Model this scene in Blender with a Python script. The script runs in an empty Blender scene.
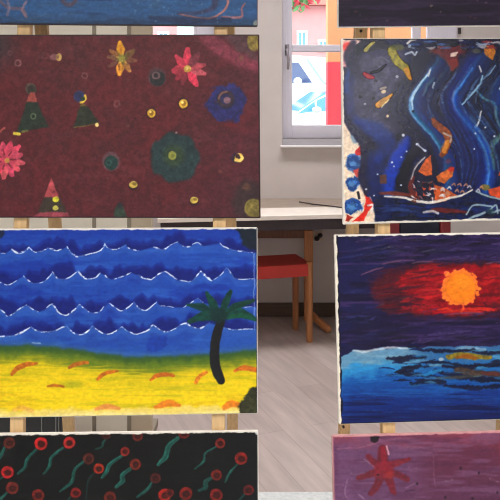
import bpy, bmesh, math, random
import numpy as np
from mathutils import Vector, Matrix

# ------------------------------------------------------------------ camera, sky, lights, exposure
SC = bpy.context.scene
COL = SC.collection
EYE, FPX, VX, VY = 1.36, 765.0, 265.0, 100.0      # eye height, focal length in pixels, vanishing point
cam_d = bpy.data.cameras.new('camera')
cam = bpy.data.objects.new('camera', cam_d); COL.objects.link(cam)
cam.location = (0, 0, EYE); cam.rotation_euler = (math.pi/2, 0, 0)
cam_d.sensor_width = 36; cam_d.lens = FPX/500*36
cam_d.shift_x = (250-VX)/500; cam_d.shift_y = -(250-VY)/500
cam_d.clip_start = .05; cam_d.clip_end = 300
SC.camera = cam
SC.view_settings.view_transform = 'Standard'; SC.view_settings.look = 'None'
SC.view_settings.gamma = 1; SC.view_settings.use_curve_mapping = False
SC.view_settings.exposure = 0.0
SC.cycles.filter_width = 1.1

world = bpy.data.worlds.new('sky'); SC.world = world; world.use_nodes = True
bg = world.node_tree.nodes['Background']
bg.inputs[0].default_value = (.88, .95, 1.0, 1); bg.inputs[1].default_value = 4.4

def area(name, loc, rot, sx, sy, power, col=(1, 1, 1), portal=False, spread=180):
    l = bpy.data.lights.new(name, 'AREA'); l.shape = 'RECTANGLE'; l.size = sx; l.size_y = sy
    l.energy = power; l.color = col; l.spread = math.radians(spread)
    if portal: l.cycles.is_portal = True
    o = bpy.data.objects.new(name, l); COL.objects.link(o); o.location = loc; o.rotation_euler = rot
    return o
area('ceiling_lamp_front', (.1, -.55, 2.93), (math.radians(8), 0, 0), 2.6, .9, 80, (1, .97, .93), spread=128)
area('ceiling_lamp_middle', (-.1, 2.7, 2.95), (0, 0, 0), 2.4, .5, 7, (1, .97, .96), spread=92)
area('ceiling_lamp_back', (0, 3.85, 2.95), (0, 0, 0), 2.6, .4, 30, (1, .965, .96), spread=125)
area('rear_sheen_light_right', (2.38, -2.4, 2.0), (math.radians(90), 0, 0), .42, .5, 11, (.95, .97, 1))  # added light, placed and sized for the sheen on the swirling blue canvas
area('rear_sheen_light_left', (-1.5, -2.4, 1.9), (math.radians(90), 0, 0), .9, .6, 10, (.95, .97, 1))  # added light, placed for the haze on the left canvases; no window built
area('window_portal_right', (.72, 4.80, 1.8), (math.radians(-90), 0, 0), 1.2, 1.35, 1, portal=True)
area('window_portal_left', (-.75, 4.80, 1.8), (math.radians(-90), 0, 0), .95, 1.35, 1, portal=True)

R = math.radians
rnd = random.Random(4)
def P(px, py, d):
    return Vector(((px-VX)*d/FPX, d, EYE-(py-VY)*d/FPX))

# ------------------------------------------------------------------ materials
def lin(c):
    c = np.asarray(c, float)/255.0
    return np.where(c <= .04045, c/12.92, ((c+.055)/1.055)**2.4)
def mat(name, c, rough=.6, noise=0.0, scale=20, stretch=(1, 1, 1), c2=None, bump=0, metal=0, spec=.5, detail=5):
    m = bpy.data.materials.new(name); m.use_nodes = True
    nt = m.node_tree; b = nt.nodes['Principled BSDF']
    a = tuple(lin(c)); b.inputs['Base Color'].default_value = (*a, 1)
    b.inputs['Roughness'].default_value = rough; b.inputs['Metallic'].default_value = metal
    b.inputs['Specular IOR Level'].default_value = spec
    if noise or bump or c2 is not None:
        tc = nt.nodes.new('ShaderNodeTexCoord'); mp = nt.nodes.new('ShaderNodeMapping')
        mp.inputs['Scale'].default_value = stretch
        nz = nt.nodes.new('ShaderNodeTexNoise'); nz.inputs['Scale'].default_value = scale; nz.inputs['Detail'].default_value = detail
        nt.links.new(tc.outputs['Object'], mp.inputs[0]); nt.links.new(mp.outputs[0], nz.inputs[0])
        if noise or c2 is not None:
            cr = nt.nodes.new('ShaderNodeValToRGB')
            lo = np.clip(np.array(a)*(1-noise), 0, 1) if c2 is None else lin(c2)
            hi = np.clip(np.array(a)*(1+noise), 0, 1) if c2 is None else np.array(a)
            cr.color_ramp.elements[0].position = .3; cr.color_ramp.elements[1].position = .7
            cr.color_ramp.elements[0].color = (*lo, 1); cr.color_ramp.elements[1].color = (*hi, 1)
            nt.links.new(nz.outputs['Fac'], cr.inputs[0]); nt.links.new(cr.outputs[0], b.inputs['Base Color'])
        if bump:
            bp = nt.nodes.new('ShaderNodeBump'); bp.inputs['Strength'].default_value = bump; bp.inputs['Distance'].default_value = .003
            nt.links.new(nz.outputs['Fac'], bp.inputs['Height']); nt.links.new(bp.outputs[0], b.inputs['Normal'])
    return m

M = {}
M['wall'] = mat('wall_plaster', (206, 197, 194), .85, .04, 6, bump=.05)
M['ceil'] = mat('ceiling_paint', (235, 233, 228), .9, .02, 5)
M['base'] = mat('baseboard_wood', (92, 74, 62), .55, .2, 12, (1, 8, 8))
M['frame'] = mat('window_frame_white', (216, 212, 224), .4, .03, 10)
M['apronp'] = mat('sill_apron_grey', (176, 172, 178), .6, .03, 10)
M['sill'] = mat('sill_white', (244, 242, 244), .4, .03, 10)
M['handle'] = mat('handle_grey', (160, 152, 160), .4, .05, 30)
M['pine'] = mat('pine_wood', (208, 172, 124), .55, .16, 9, (14, 14, 1), bump=.1)
M['beech'] = mat('beech_wood', (196, 132, 84), .5, .14, 9, (12, 12, 1), bump=.08)
M['brown'] = mat('brown_wood', (122, 82, 62), .5, .2, 9, (12, 12, 2), bump=.08)
M['redseat'] = mat('red_seat', (196, 52, 44), .45, .06, 14)
M['blockstrip'] = mat('light_block_brown', (158, 142, 130), .6, .08, 16)
M['tabletop'] = mat('table_top', (246, 236, 226), .25, .04, 16)
M['tableframe'] = mat('table_frame_dark', (58, 46, 50), .5, .1, 20)
M['cab'] = mat('cabinet_beige', (243, 234, 218), .55, .05, 10, (1, 1, .2))
M['cabside'] = mat('cabinet_side', (206, 190, 166), .55, .06, 10, (1, 1, .2))
M['gap'] = mat('door_gap_dark', (150, 140, 124), .6, .05, 20)
M['metal'] = mat('brushed_metal', (150, 148, 145), .35, .05, 40, metal=.8)
M['black'] = mat('black_matte', (42, 40, 42), .5, .15, 14)
M['navy'] = mat('navy_fabric', (36, 38, 56), .85, .15, 60)
M['darkred'] = mat('dark_red_lacquer', (128, 30, 38), .4, .1, 20)
M['canvas'] = mat('primed_canvas', (232, 226, 216), .8, .05, 300, bump=.15)
M['canvas_dark'] = mat('painted_canvas_edge_dark', (62, 40, 46), .6, .2, 60)
M['canvas_mauve'] = mat('painted_canvas_edge_mauve', (205, 150, 150), .6, .15, 60)
M['screw'] = mat('screw_dark', (50, 42, 38), .5, .1, 50)
M['rubber'] = mat('black_cable', (52, 46, 46), .55, .1, 30)
M['carwhite'] = mat('car_white', (236, 238, 240), .25, .01, 3)
M['carglass'] = mat('car_glass', (84, 146, 182), .08, .1, 2)
M['winpale'] = mat('windscreen_pale', (150, 188, 204), .08, .05, 2)
M['cardark'] = mat('car_glass_dark', (74, 86, 124), .1, .1, 2)
M['tyre'] = mat('tyre', (40, 40, 42), .8, .1, 20)
M['pink'] = mat('pink_render', (226, 158, 158), .9, .05, 2, bump=.05)
M['roof'] = mat('roof_tiles', (180, 96, 86), .8, .15, 8)
M['winblue'] = mat('far_window_glass', (110, 168, 200), .15, .1, 2)
M['orange'] = mat('orange_paint', (236, 150, 104), .8, .03, 4)
M['redp'] = mat('red_paint', (224, 70, 82), .8, .04, 4)
M['mint'] = mat('pale_green_render', (206, 226, 216), .9, .03, 3)
M['asphalt'] = mat('asphalt', (150, 150, 152), .9, .1, 12)
M['leaf'] = mat('leaf_green', (100, 150, 90), .7, .25, 6)
M['blossom'] = mat('blossom_red', (216, 66, 84), .7, .15, 8)
M['bark'] = mat('bark', (110, 86, 70), .9, .2, 12)

def glass_mat():
    m = bpy.data.materials.new('window_glass'); m.use_nodes = True; nt = m.node_tree
    for n in list(nt.nodes): nt.nodes.remove(n)
    out = nt.nodes.new('ShaderNodeOutputMaterial'); mix = nt.nodes.new('ShaderNodeMixShader')
    t = nt.nodes.new('ShaderNodeBsdfTransparent'); g = nt.nodes.new('ShaderNodeBsdfGlossy')
    t.inputs[0].default_value = (.94, .97, .96, 1); g.inputs[1].default_value = .02
    fr = nt.nodes.new('ShaderNodeFresnel'); fr.inputs[0].default_value = 1.3
    nt.links.new(fr.outputs[0], mix.inputs[0]); nt.links.new(t.outputs[0], mix.inputs[1]); nt.links.new(g.outputs[0], mix.inputs[2])
    nt.links.new(mix.outputs[0], out.inputs[0]); return m
M['glass'] = glass_mat()

def wood_floor():
    m = bpy.data.materials.new('wood_plank_floor'); m.use_nodes = True; nt = m.node_tree; b = nt.nodes['Principled BSDF']
    tc = nt.nodes.new('ShaderNodeTexCoord'); mp = nt.nodes.new('ShaderNodeMapping')
    mp.inputs['Rotation'].default_value = (0, 0, R(-112))
    nt.links.new(tc.outputs['Object'], mp.inputs[0])
    br = nt.nodes.new('ShaderNodeTexBrick'); br.inputs['Scale'].default_value = 1
    br.inputs['Color1'].default_value = (*lin((194, 179, 174)), 1); br.inputs['Color2'].default_value = (*lin((180, 164, 158)), 1)
    br.inputs['Mortar'].default_value = (*lin((170, 154, 148)), 1)
    br.inputs['Brick Width'].default_value = 1.1; br.inputs['Row Height'].default_value = .125
    br.inputs['Mortar Size'].default_value = .002; br.inputs['Mortar Smooth'].default_value = .6; br.offset = .37
    nt.links.new(mp.outputs[0], br.inputs[0])
    m2 = nt.nodes.new('ShaderNodeMapping'); m2.inputs['Scale'].default_value = (1.6, 12, 1)
    nt.links.new(mp.outputs[0], m2.inputs[0])
    nz = nt.nodes.new('ShaderNodeTexNoise'); nz.inputs['Scale'].default_value = 2.2; nz.inputs['Detail'].default_value = 7
    nt.links.new(m2.outputs[0], nz.inputs[0])
    cr = nt.nodes.new('ShaderNodeValToRGB'); cr.color_ramp.elements[0].position = .3; cr.color_ramp.elements[1].position = .72
    cr.color_ramp.elements[0].color = (.80, .80, .82, 1); cr.color_ramp.elements[1].color = (1.07, 1.07, 1.07, 1)
    nt.links.new(nz.outputs['Fac'], cr.inputs[0])
    mx = nt.nodes.new('ShaderNodeMix'); mx.data_type = 'RGBA'; mx.blend_type = 'MULTIPLY'; mx.inputs[0].default_value = 1
    nt.links.new(br.outputs[0], mx.inputs[6]); nt.links.new(cr.outputs[0], mx.inputs[7]); nt.links.new(mx.outputs[2], b.inputs['Base Color'])
    b.inputs['Roughness'].default_value = .36
    bp = nt.nodes.new('ShaderNodeBump'); bp.inputs['Strength'].default_value = .12; bp.inputs['Distance'].default_value = .003
    nt.links.new(nz.outputs['Fac'], bp.inputs['Height']); nt.links.new(bp.outputs[0], b.inputs['Normal'])
    return m
M['floor'] = wood_floor()
M['speck'] = mat('speckled_white_floor', (226, 228, 228), .5, c2=(198, 206, 208), scale=60, bump=.1, detail=2)

# ------------------------------------------------------------------ mesh helpers
def link(name, me, m, parent=None):
    o = bpy.data.objects.new(name, me); COL.objects.link(o)
    for k in (m if isinstance(m, (list, tuple)) else [m]): me.materials.append(k)
    if parent: o.parent = parent
    return o
def tag(o, label=None, cat=None, group=None, kind=None):
    if label: o['label'] = label
    if cat: o['category'] = cat
    if group: o['group'] = group
    if kind: o['kind'] = kind
    return o
def empty(name, loc=(0, 0, 0), rz=0):
    o = bpy.data.objects.new(name, None); COL.objects.link(o); o.location = loc; o.rotation_euler = (0, 0, rz)
    o.empty_display_size = .05
    return o
class MB:
    def __init__(s): s.bm = bmesh.new()
    def box(s, a, b, bev=0, mi=0):
        x0, y0, z0 = a; x1, y1, z1 = b
        t = bmesh.new(); bmesh.ops.create_cube(t, size=1)
        bmesh.ops.scale(t, vec=(abs(x1-x0), abs(y1-y0), abs(z1-z0)), verts=t.verts)
        bmesh.ops.translate(t, vec=((x0+x1)/2, (y0+y1)/2, (z0+z1)/2), verts=t.verts)
        return s._add(t, bev, mi)
    def bar(s, p, q, w, t_, ref=(0, 1, 0), bev=.002, mi=0):
        p = Vector(p); q = Vector(q); ax = (q-p).normalized(); L = (q-p).length
        n = Vector(ref); n = (n-ax*n.dot(ax)).normalized(); sd = ax.cross(n)
        t = bmesh.new(); bmesh.ops.create_cube(t, size=1)
        bmesh.ops.scale(t, vec=(w, t_, L), verts=t.verts)
        mx = Matrix((sd, n, ax)).transposed().to_4x4(); mx.translation = (p+q)/2
        bmesh.ops.transform(t, matrix=mx, verts=t.verts)
        return s._add(t, bev, mi)
    def cyl(s, p, q, r0, r1=None, n=20, mi=0, bev=0):
        r1 = r0 if r1 is None else r1
        p = Vector(p); q = Vector(q); t = bmesh.new()
        bmesh.ops.create_cone(t, cap_ends=True, segments=n, radius1=r0, radius2=r1, depth=(q-p).length)
        mx = (q-p).to_track_quat('Z', 'Y').to_matrix().to_4x4(); mx.translation = (p+q)/2
        bmesh.ops.transform(t, matrix=mx, verts=t.verts)
        for f in t.faces: f.smooth = len(f.verts) == 4
        return s._add(t, bev, mi)
    def ball(s, c, r, sc=(1, 1, 1), mi=0):
        t = bmesh.new(); bmesh.ops.create_uvsphere(t, u_segments=16, v_segments=10, radius=r)
        bmesh.ops.scale(t, vec=sc, verts=t.verts); bmesh.ops.translate(t, vec=c, verts=t.verts)
        for f in t.faces: f.smooth = True
        return s._add(t, 0, mi)
    def tube(s, pts, r, n=8, mi=0):
        pts = [Vector(p) for p in pts]; t = bmesh.new(); rings = []
        for i, p in enumerate(pts):
            d = (pts[min(i+1, len(pts)-1)]-pts[max(i-1, 0)]).normalized()
            a = d.orthogonal().normalized() if i == 0 else (prev-d*prev.dot(d)).normalized()
            prev = a; b = d.cross(a)
            rings.append([t.verts.new(p+(a*math.cos(k*2*math.pi/n)+b*math.sin(k*2*math.pi/n))*r) for k in range(n)])
        for i in range(len(rings)-1):
            for k in range(n):
                f = t.faces.new((rings[i][k], rings[i][(k+1) % n], rings[i+1][(k+1) % n], rings[i+1][k])); f.smooth = True
        t.faces.new(rings[0][::-1]); t.faces.new(rings[-1])
        return s._add(t, 0, mi)
    def prism(s, poly, axis, a, b, bev=0, mi=0):
        # polygon in the two other axes, extruded along axis (0=x,1=y)
        t = bmesh.new()
        mk = (lambda u, v, w: (w, u, v)) if axis == 0 else (lambda u, v, w: (u, w, v)) if axis == 1 else (lambda u, v, w: (u, v, w))
        A = [t.verts.new(mk(u, v, a)) for u, v in poly]; B = [t.verts.new(mk(u, v, b)) for u, v in poly]
        t.faces.new(A); t.faces.new(B[::-1])
        for i in range(len(poly)):
            j = (i+1) % len(poly); t.faces.new((A[i], A[j], B[j], B[i]))
        bmesh.ops.recalc_face_normals(t, faces=t.faces)
        return s._add(t, bev, mi)
    def _add(s, t, bev, mi):
        if bev:
            bmesh.ops.bevel(t, geom=list(t.edges), offset=bev, segments=2, affect='EDGES', profile=.5)
        for f in t.faces: f.material_index = mi
        me = bpy.data.meshes.new('tmp'); t.to_mesh(me); t.free(); s.bm.from_mesh(me); bpy.data.meshes.remove(me)
        return s
    def build(s, name, m, parent=None):
        bmesh.ops.recalc_face_normals(s.bm, faces=s.bm.faces)
        me = bpy.data.meshes.new(name); s.bm.to_mesh(me); s.bm.free()
        return link(name, me, m, parent)
def children(o): return [c for c in bpy.data.objects if c.parent == o]
def copy_tree(o, parent=None):
    c = o.copy(); COL.objects.link(c); c.parent = parent
    for ch in children(o): copy_tree(ch, c)
    return c

# ------------------------------------------------------------------ the room
WY = 4.82           # inner face of the back wall
X0, X1, Y0, CZ = -3.2, 3.4, -2.5, 3.0
FLY = 2.655         # where the wood floor meets the speckled floor
tag(MB().box((X0-.2, FLY, -.12), (X1+.2, WY+.2, 0)).build('floor', M['floor']), kind='structure')
tag(MB().box((X0-.2, Y0-.2, -.12), (X1+.2, FLY, 0)).build('trim_1', M['speck']), 'pale speckled floor strip in front of the wood floor', kind='structure')
tag(MB().box((X0-.2, Y0-.2, CZ), (X1+.2, WY+.2, CZ+.15)).build('ceiling', M['ceil']), kind='structure')
tag(MB().box((X0-.2, Y0-.2, 0), (X0, WY+.2, CZ)).build('wall_left', M['wall']), kind='structure')
tag(MB().box((X1, Y0-.2, 0), (X1+.2, WY+.2, CZ)).build('wall_right', M['wall']), kind='structure')
tag(MB().box((X0, Y0-.2, 0), (X1, Y0, CZ)).build('wall_front', M['wall']), kind='structure')
fx = lambda px, d=4.9: (px-VX)*d/FPX
fz = lambda py, d=4.9: EYE-(py-VY)*d/FPX
W1 = (fx(282), fx(456)); W2 = (fx(112), fx(215)); WZ0 = fz(138); WZ1 = 2.46
wb = MB()
wb.box((X0, WY, 0), (X1, WY+.2, WZ0)); wb.box((X0, WY, WZ1), (X1, WY+.2, CZ))
wb.box((X0, WY, WZ0), (W2[0], WY+.2, WZ1)); wb.box((W2[1], WY, WZ0), (W1[0], WY+.2, WZ1)); wb.box((W1[1], WY, WZ0), (X1, WY+.2, WZ1))
tag(wb.build('wall_back', M['wall']), kind='structure')
tag(MB().box((X0, WY-.018, 0), (X1, WY, .085), .004).build('baseboard_back', M['base']), kind='structure')

def handle(parent, x, z, y):
    h = MB(); h.box((x-.015, y-.012, z-.04), (x+.015, y, z+.04), .005)
    h.cyl((x, y-.01, z), (x, y-.05, z), .008)
    h.tube([(x, y-.05, z+.005), (x+.004, y-.055, z-.02), (x+.012, y-.055, z-.06), (x+.008, y-.052, z-.125)], .008)
    h.build('window_handle', M['handle'], parent)
def window(name, xa, xb, fl, fr, mulls, trans_to, label):
    w = empty(name, (0, 0, 0)); tag(w, label, kind='structure')
    ya, yb = WY+.05, WY+.12
    f = MB()
    zb = fz(125)
    f.box((xa, ya, WZ0), (fl, yb, WZ1), .006); f.box((fr, ya, WZ0), (xb, yb, WZ1), .006)
    f.box((fl, ya+.002, WZ0), (fr, yb-.002, zb), .006); f.box((fl, ya+.002, WZ1-.09), (fr, yb-.002, WZ1), .006)
    f.box((xa-.0, ya-.012, WZ0), (xa+.03, ya, WZ1), .003)
    f.build('window_frame', M['frame'], w)
    for (a, b) in mulls: MB().box((a, ya+.002, zb), (b, yb-.002, WZ1-.09), .005).build('mullion', M['frame'], w)
    za, zc = fz(52), fz(45)
    if trans_to: MB().box((fl, ya-.004, za), (trans_to, yb-.004, zc), .006).build('transom', M['frame'], w)
    MB().box((fl-.01, ya+.03, zb-.01), (fr+.01, ya+.036, WZ1-.08)).build('window_pane', M['glass'], w)
    MB().box((xa, WY-.012, WZ0-.042), (xb, ya, WZ0), .003).build('sill_apron', M['apronp'], w)
    s = MB(); s.box((xa-.012, WY-.05, WZ0-.053), (xb+.035, WY+.0, WZ0-.040), .003)
    s.build('window_sill', M['sill'], w)
    return w
w1 = window('window_1', W1[0], W1[1], fx(292), fx(430), [(fx(412), fx(420)), (fx(427), fx(431))], fx(412), 'right window with a horizontal bar, view of parked white cars')
handle(w1, fx(286.5), fz(50.5), WY+.05)
window('window_2', W2[0], W2[1], fx(122), fx(196), [(fx(194), fx(197))], None, 'left window mostly hidden by the paintings')

# ------------------------------------------------------------------ outside
tag(MB().box((-30, WY+.2, -.15), (30, 60, -.02)).build('ground', M['asphalt']), kind='structure')
pil = empty('painted_pillar', (fx(327.6, 6.5), 6.5, 0))
tag(pil, 'orange wall pillar with red base standing outside the right window', 'pillar')
zc = fz(62, 6.5)
MB().box((0, 0, -.02), (.86, .22, zc), .004).build('pillar_base', M['redp'], pil)
MB().box((.002, .002, zc), (.858, .218, 4.2), .004).build('pillar_shaft', M['orange'], pil)

d = 30
bld = empty('pink_building', (0, d, 0)); tag(bld, 'long pink rendered building with small windows across the yard', 'building')
MB().box((-9, 0, -.02), (14, 8, 5.05)).build('wall', M['pink'], bld)
MB().prism([(-.4, 5.05), (8.4, 5.05), (4, 7.2)], 0, -9.3, 14.3).build('roof', M['roof'], bld)
def far_window(px0, py0, px1, py1):
    a, b = fx(px0, d), fx(px1, d); z1, z0 = fz(py0, d), fz(py1, d)
    f = MB(); t = .09
    f.box((a-t, -.06, z0-t), (a, .02, z1+t)); f.box((b, -.06, z0-t), (b+t, .02, z1+t)); f.box((a, -.06, z0-t), (b, .02, z0)); f.box((a, -.06, z1), (b, .02, z1+t))
    f.box(((a+b)/2-.03, -.05, z0), ((a+b)/2+.03, .02, z1))
    fo = f.build('building_window', M['carwhite'], bld)
    MB().box((a, -.03, z0), (b, -.01, z1)).build('pane', M['winblue'], fo)
far_window(299, 33, 305, 46); far_window(320, 42, 326, 50); far_window(345, 33, 352, 46); far_window(160, 34, 167, 47); far_window(270, 33, 277, 46)
hut = empty('pale_outbuilding', (fx(177, 27), 27, 0)); tag(hut, 'pale mint green outbuilding seen through the left window', 'building')
MB().box((0, 0, -.02), (1.9, 2, 4.6)).build('wall', M['mint'], hut)
MB().prism([(-.15, 4.6), (2.15, 4.6), (1, 5.3)], 0, -.15, 2.05).build('roof', M['roof'], hut)
MB().box((.5, -.05, 1.0), (1.3, .02, 2.2)).build('shutter', M['frame'], hut)

def tree(px, py, dd, r, seed):
    t = empty('flowering_tree', (fx(px, dd), dd, 0)); tag(t, 'tree with green leaves and red blossom in front of the pink building', 'tree')
    zt = fz(py, dd); rr = random.Random(seed)
    b = MB(); b.tube([(-.05, .1, -.02), (0, 0, 1.5), (.1, 0, zt-r*.2), (.15, 0, zt)], .11, 8)
    b.tube([(.1, 0, zt-r*.3), (-r*.5, 0, zt+.1)], .05, 6); b.tube([(.1, 0, zt-r*.3), (r*.6, 0, zt+.1)], .05, 6); b.build('trunk', M['bark'], t)
    for nm, m, n, lo in (('foliage', 'leaf', 900, .35), ('blossom', 'blossom', 260, .75)):
        bm = bmesh.new()
        for _ in range(n):
            v = Vector((rr.gauss(0, 1), rr.gauss(0, 1), rr.gauss(0, 1))).normalized()*r*rr.uniform(lo, 1.02)
            v.z *= .62; c = v+Vector((.1, 0, zt+r*.12)); s_ = rr.uniform(.06, .14)
            a = Vector((rr.gauss(0, 1), rr.gauss(0, 1), rr.gauss(0, 1))).normalized(); e = a.orthogonal().normalized()
            bm.faces.new([bm.verts.new(c+a*s_*1.5), bm.verts.new(c+e*s_*.7), bm.verts.new(c-a*s_*1.5), bm.verts.new(c-e*s_*.7)])
        me = bpy.data.meshes.new(nm); bm.to_mesh(me); bm.free(); link(nm, me, M[m], t)
tree(279, -11, 26, 1.6, 3)

def car(loc, rz, prof, cabin, glass_polys, W, label, gl, wheels, flip=1):
    """prof: side outline of the lower body (x, z); cabin: outline of the greenhouse; glass: side window outlines."""
    c = empty('car', loc, rz); tag(c, label, 'car')
    MB().prism(prof, 1, 0, W, .05).build('body', M['carwhite'], c)
    MB().prism(cabin, 1, .10, W-.10, .06).build('cabin', M['carwhite'], c)
    for g in glass_polys: MB().prism(g, 1, .085, .13).build('side_window', M[gl], c)
    return c
# near white car, bonnet to the left
near = car((fx(236, 14), 14, -.02), R(10),
    [(0, .35), (.03, .72), (.3, .92), (1.1, 1.10), (1.4, 1.16), (3.4, 1.2), (4.2, 1.10), (4.3, .6), (4.2, .32), (.2, .28)],
    [(1.05, 1.06), (1.6, 1.42), (1.95, 1.58), (2.4, 1.66), (3.1, 1.64), (3.6, 1.48), (4.05, 1.12)],
    [[(1.18, 1.13), (1.50, 1.35), (1.52, 1.14)], [(1.56, 1.14), (1.54, 1.37), (1.85, 1.51), (2.1, 1.57), (2.02, 1.15)], [(2.1, 1.15), (2.18, 1.58), (2.5, 1.59), (2.5, 1.16)], [(2.57, 1.16), (2.57, 1.59), (3.0, 1.57), (3.35, 1.42), (3.45, 1.18)]],
    1.75, 'white saloon car nearest the right window with light blue side windows', 'carglass', None)
van = car((-1.92, 21.0, -.02), R(-40),
    [(0, .4), (0, 1.7), (2.9, 1.76), (4.2, 1.77), (5.05, 1.45), (5.2, .7), (5.1, .35), (.1, .32)],
    [(.05, 1.6), (.1, 2.3), (.35, 2.48), (3.25, 2.5), (3.6, 2.42), (4.2, 1.72)],
    [[(.3, 1.8), (.35, 2.3), (1.4, 2.34), (1.4, 1.8)], [(1.5, 1.8), (1.5, 2.34), (2.7, 2.34), (2.7, 1.8)], [(2.85, 1.80), (2.85, 2.34), (3.50, 2.30), (3.92, 1.80)]],
    1.9, 'tall white van parked behind the white saloon car', 'cardark', None)
MB().prism([(3.655, 2.38), (3.69, 2.40), (4.21, 1.81), (4.175, 1.78)], 1, .22, 1.68).build('windscreen', M['winpale'], van)
MB().prism([(1.20, 1.18), (1.24, 1.16), (1.80, 1.53), (1.76, 1.55)], 1, .2, 1.55).build('windscreen', M['carglass'], near)
MB().ball((1.50, -.08, 1.20), .075, (1.2, .8, .8)).build('wing_mirror', M['carwhite'], near)
MB().ball((3.62, -.09, 1.84), .10, (1.1, .8, .9)).build('wing_mirror', M['carwhite'], van)
for c, xs, W in ((near, (.85, 3.45), 1.75), (van, (.9, 4.3), 1.9)):
    for x in xs:
        for y in (.06, W-.22-.02):
            MB().cyl((x, y-.03, .33), (x, y+.2, .33), .33, n=28, bev=.02).build('wheel', M['tyre'], c)
mm = MB().ball((1.50, -.08, 1.20), .075, (1.2, .8, .8)).build('wing_mirror', M['carwhite'], near)
m2 = MB().ball((3.22, -.07, 1.70), .10, (1.1, .7, .9)); m2.build('wing_mirror', M['carwhite'], van)

# ------------------------------------------------------------------ furniture behind the paintings
# pale-topped table along the wall
tb = empty('table', (-.021, 4.09, 0), R(8.5))
tag(tb, 'long table with pale top and dark frame below the right window', 'table')
MB().box((-.55, 0, .715), (1.02, .29, .74), .003).build('tabletop', M['tabletop'], tb)
_inv = (Matrix.Translation((-.021, 4.09, 0)) @ Matrix.Rotation(R(8.5), 4, 'Z')).inverted()
_q = [_inv @ Vector((v, WY-.004, 0)) for v in (1.0, -.60)]
tag(MB().prism([(-.55, .29), (1.02, .29), (_q[0].x, _q[0].y), (_q[1].x, _q[1].y)], 2, .713, .740, .002).build('light_block_strip', M['blockstrip'], tb), 'brown strip added behind the table top to keep lamp light off the wall below')  # added strip, carried back to the wall to block lamp light below
fr_ = MB()
fr_.box((-.53, .02, .655), (1.0, .045, .715), .002); fr_.box((-.53, .455, .655), (1.0, .48, .715), .002)
fr_.box((-.53, .045, .655), (-.505, .455, .715), .002); fr_.box((.975, .045, .655), (1.0, .455, .715), .002)
fr_.build('apron', M['tableframe'], tb)
for x in (-.525, .96):
    for y in (.025, .44): MB().box((x, y, 0), (x+.035, y+.035, .66), .003).build('leg', M['tableframe'], tb)

# small red-seated stool with wooden legs
ch = empty('chair', (.25, 4.30, 0), R(16))
tag(ch, 'small wooden chair with red seat pushed under the pale table', 'chair')
sw, sdp = .36, .27
MB().box((-sw, -.014, .372), (.012, sdp+.01, .442), .006).build('seat', M['redseat'], ch)
for (x, y, h) in ((0, 0, .452), (-sw, 0, .452), (-.0, sdp-.02, .37), (-sw, sdp-.02, .37)):
    MB().cyl((x, y, 0), (x, y, h), .018, .019, 18, bev=.004).build('leg', M['beech'], ch)

# brown wooden frame against the wall
wf = empty('wooden_frame', (0, 0, 0)); tag(wf, 'low brown wooden rail frame with floor foot against the wall behind the red chair', 'frame')
yq = 4.72
zr0, zr1 = fz(238, yq), fz(230, yq)
MB().box((fx(190, yq), yq-.012, zr0), (fx(312.5, yq), yq+.012, zr1), .004).build('rail', M['brown'], wf)
for px in (308.5, 195):
    x = fx(px, yq); MB().box((x-.027, yq-.018, .0), (x+.027, yq+.018, zr1), .005).build('post', M['beech'] if px > 300 else M['brown'], wf)
    MB().bar((x+.01, yq-.03, .05), (x+.105, 4.45, .02), .04, .038, (0, 0, 1), .014).build('foot', M['beech'], wf)

# plug on the wall and cable on the table
pl = empty('wall_plug', P(318, 236, WY)); tag(pl, 'small black plug in the wall socket below the pale table', 'plug')
MB().box((-.03, -.008, -.03), (.03, 0, .03), .003).build('socket_plate', M['cabside'], pl)
q = MB(); q.ball((-.008, -.022, -.012), .017, (1, 1, .9)); q.ball((.012, -.022, .008), .016, (1, 1, .9)); q.build('plug_body', M['rubber'], pl)
cb = MB().tube([tb.matrix_basis @ Vector(p) for p in ((.30, .47, .7475), (.36, .36, .7475), (.44, .27, .7475), (.52, .18, .7455), (.62, .14, .7455))], .004, 8).build('cable', M['rubber'])
tag(cb, 'thin dark cable lying across the pale table top', 'cable')

# second chair at the right end of the table
c2 = empty('chair', (fx(419, 3.88), 3.88, 0), R(8))
tag(c2, 'chair with dark red posts and navy back, between the wave and sunset paintings', 'chair')
for x in (-.135, .135):
    MB().box((x-.028, -.018, 0), (x+.028, .018, .86), .006).build('rear_leg', M['darkred'], c2)
    MB().box((x-.02, .36-.02, 0), (x+.02, .38, .43), .005).build('front_leg', M['darkred'], c2)
MB().box((-.106, -.012, .5), (.106, .012, .84), .008).build('backrest', M['navy'], c2)
MB().box((-.17, .02, .43), (.17, .40, .47), .01).build('seat', M['navy'], c2)

# tall beige panelled divider and low black case on the left
cd = 3.0
ca = empty('room_divider', (0, cd, 0)); tag(ca, 'tall beige panelled divider standing behind the left paintings', 'divider')
ed = [fx(v, cd) for v in (-40, 92, 96, 127, 131, 152)]
for a_, b_, m_ in ((ed[0], ed[1], 'cab'), (ed[2], ed[3], 'cab'), (ed[4], ed[5], 'cabside')):
    MB().box((a_, 0, .05), (b_, .03, 2.0), .003).build('panel', M[m_], ca)
for a_, b_ in ((ed[1], ed[2]), (ed[3], ed[4])):
    MB().box((a_, .004, .05), (b_, .026, 1.99)).build('hinge_strip', M['gap'], ca)
MB().box((ed[0], -.0, .0), (ed[5], .03, .05), .003).build('plinth', M['cabside'], ca)
MB().box((ed[0], -.002, 2.0), (ed[5], .032, 2.03), .003).build('top_rail', M['cabside'], ca)
for v in (20, 110, 146):
    x = fx(v, cd); MB().box((x-.02, -.16, 0), (x+.02, -.002, .03), .004).box((x-.02, .032, 0), (x+.02, .2, .03), .004).build('foot', M['gap'], ca)
bd = 2.55
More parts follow.
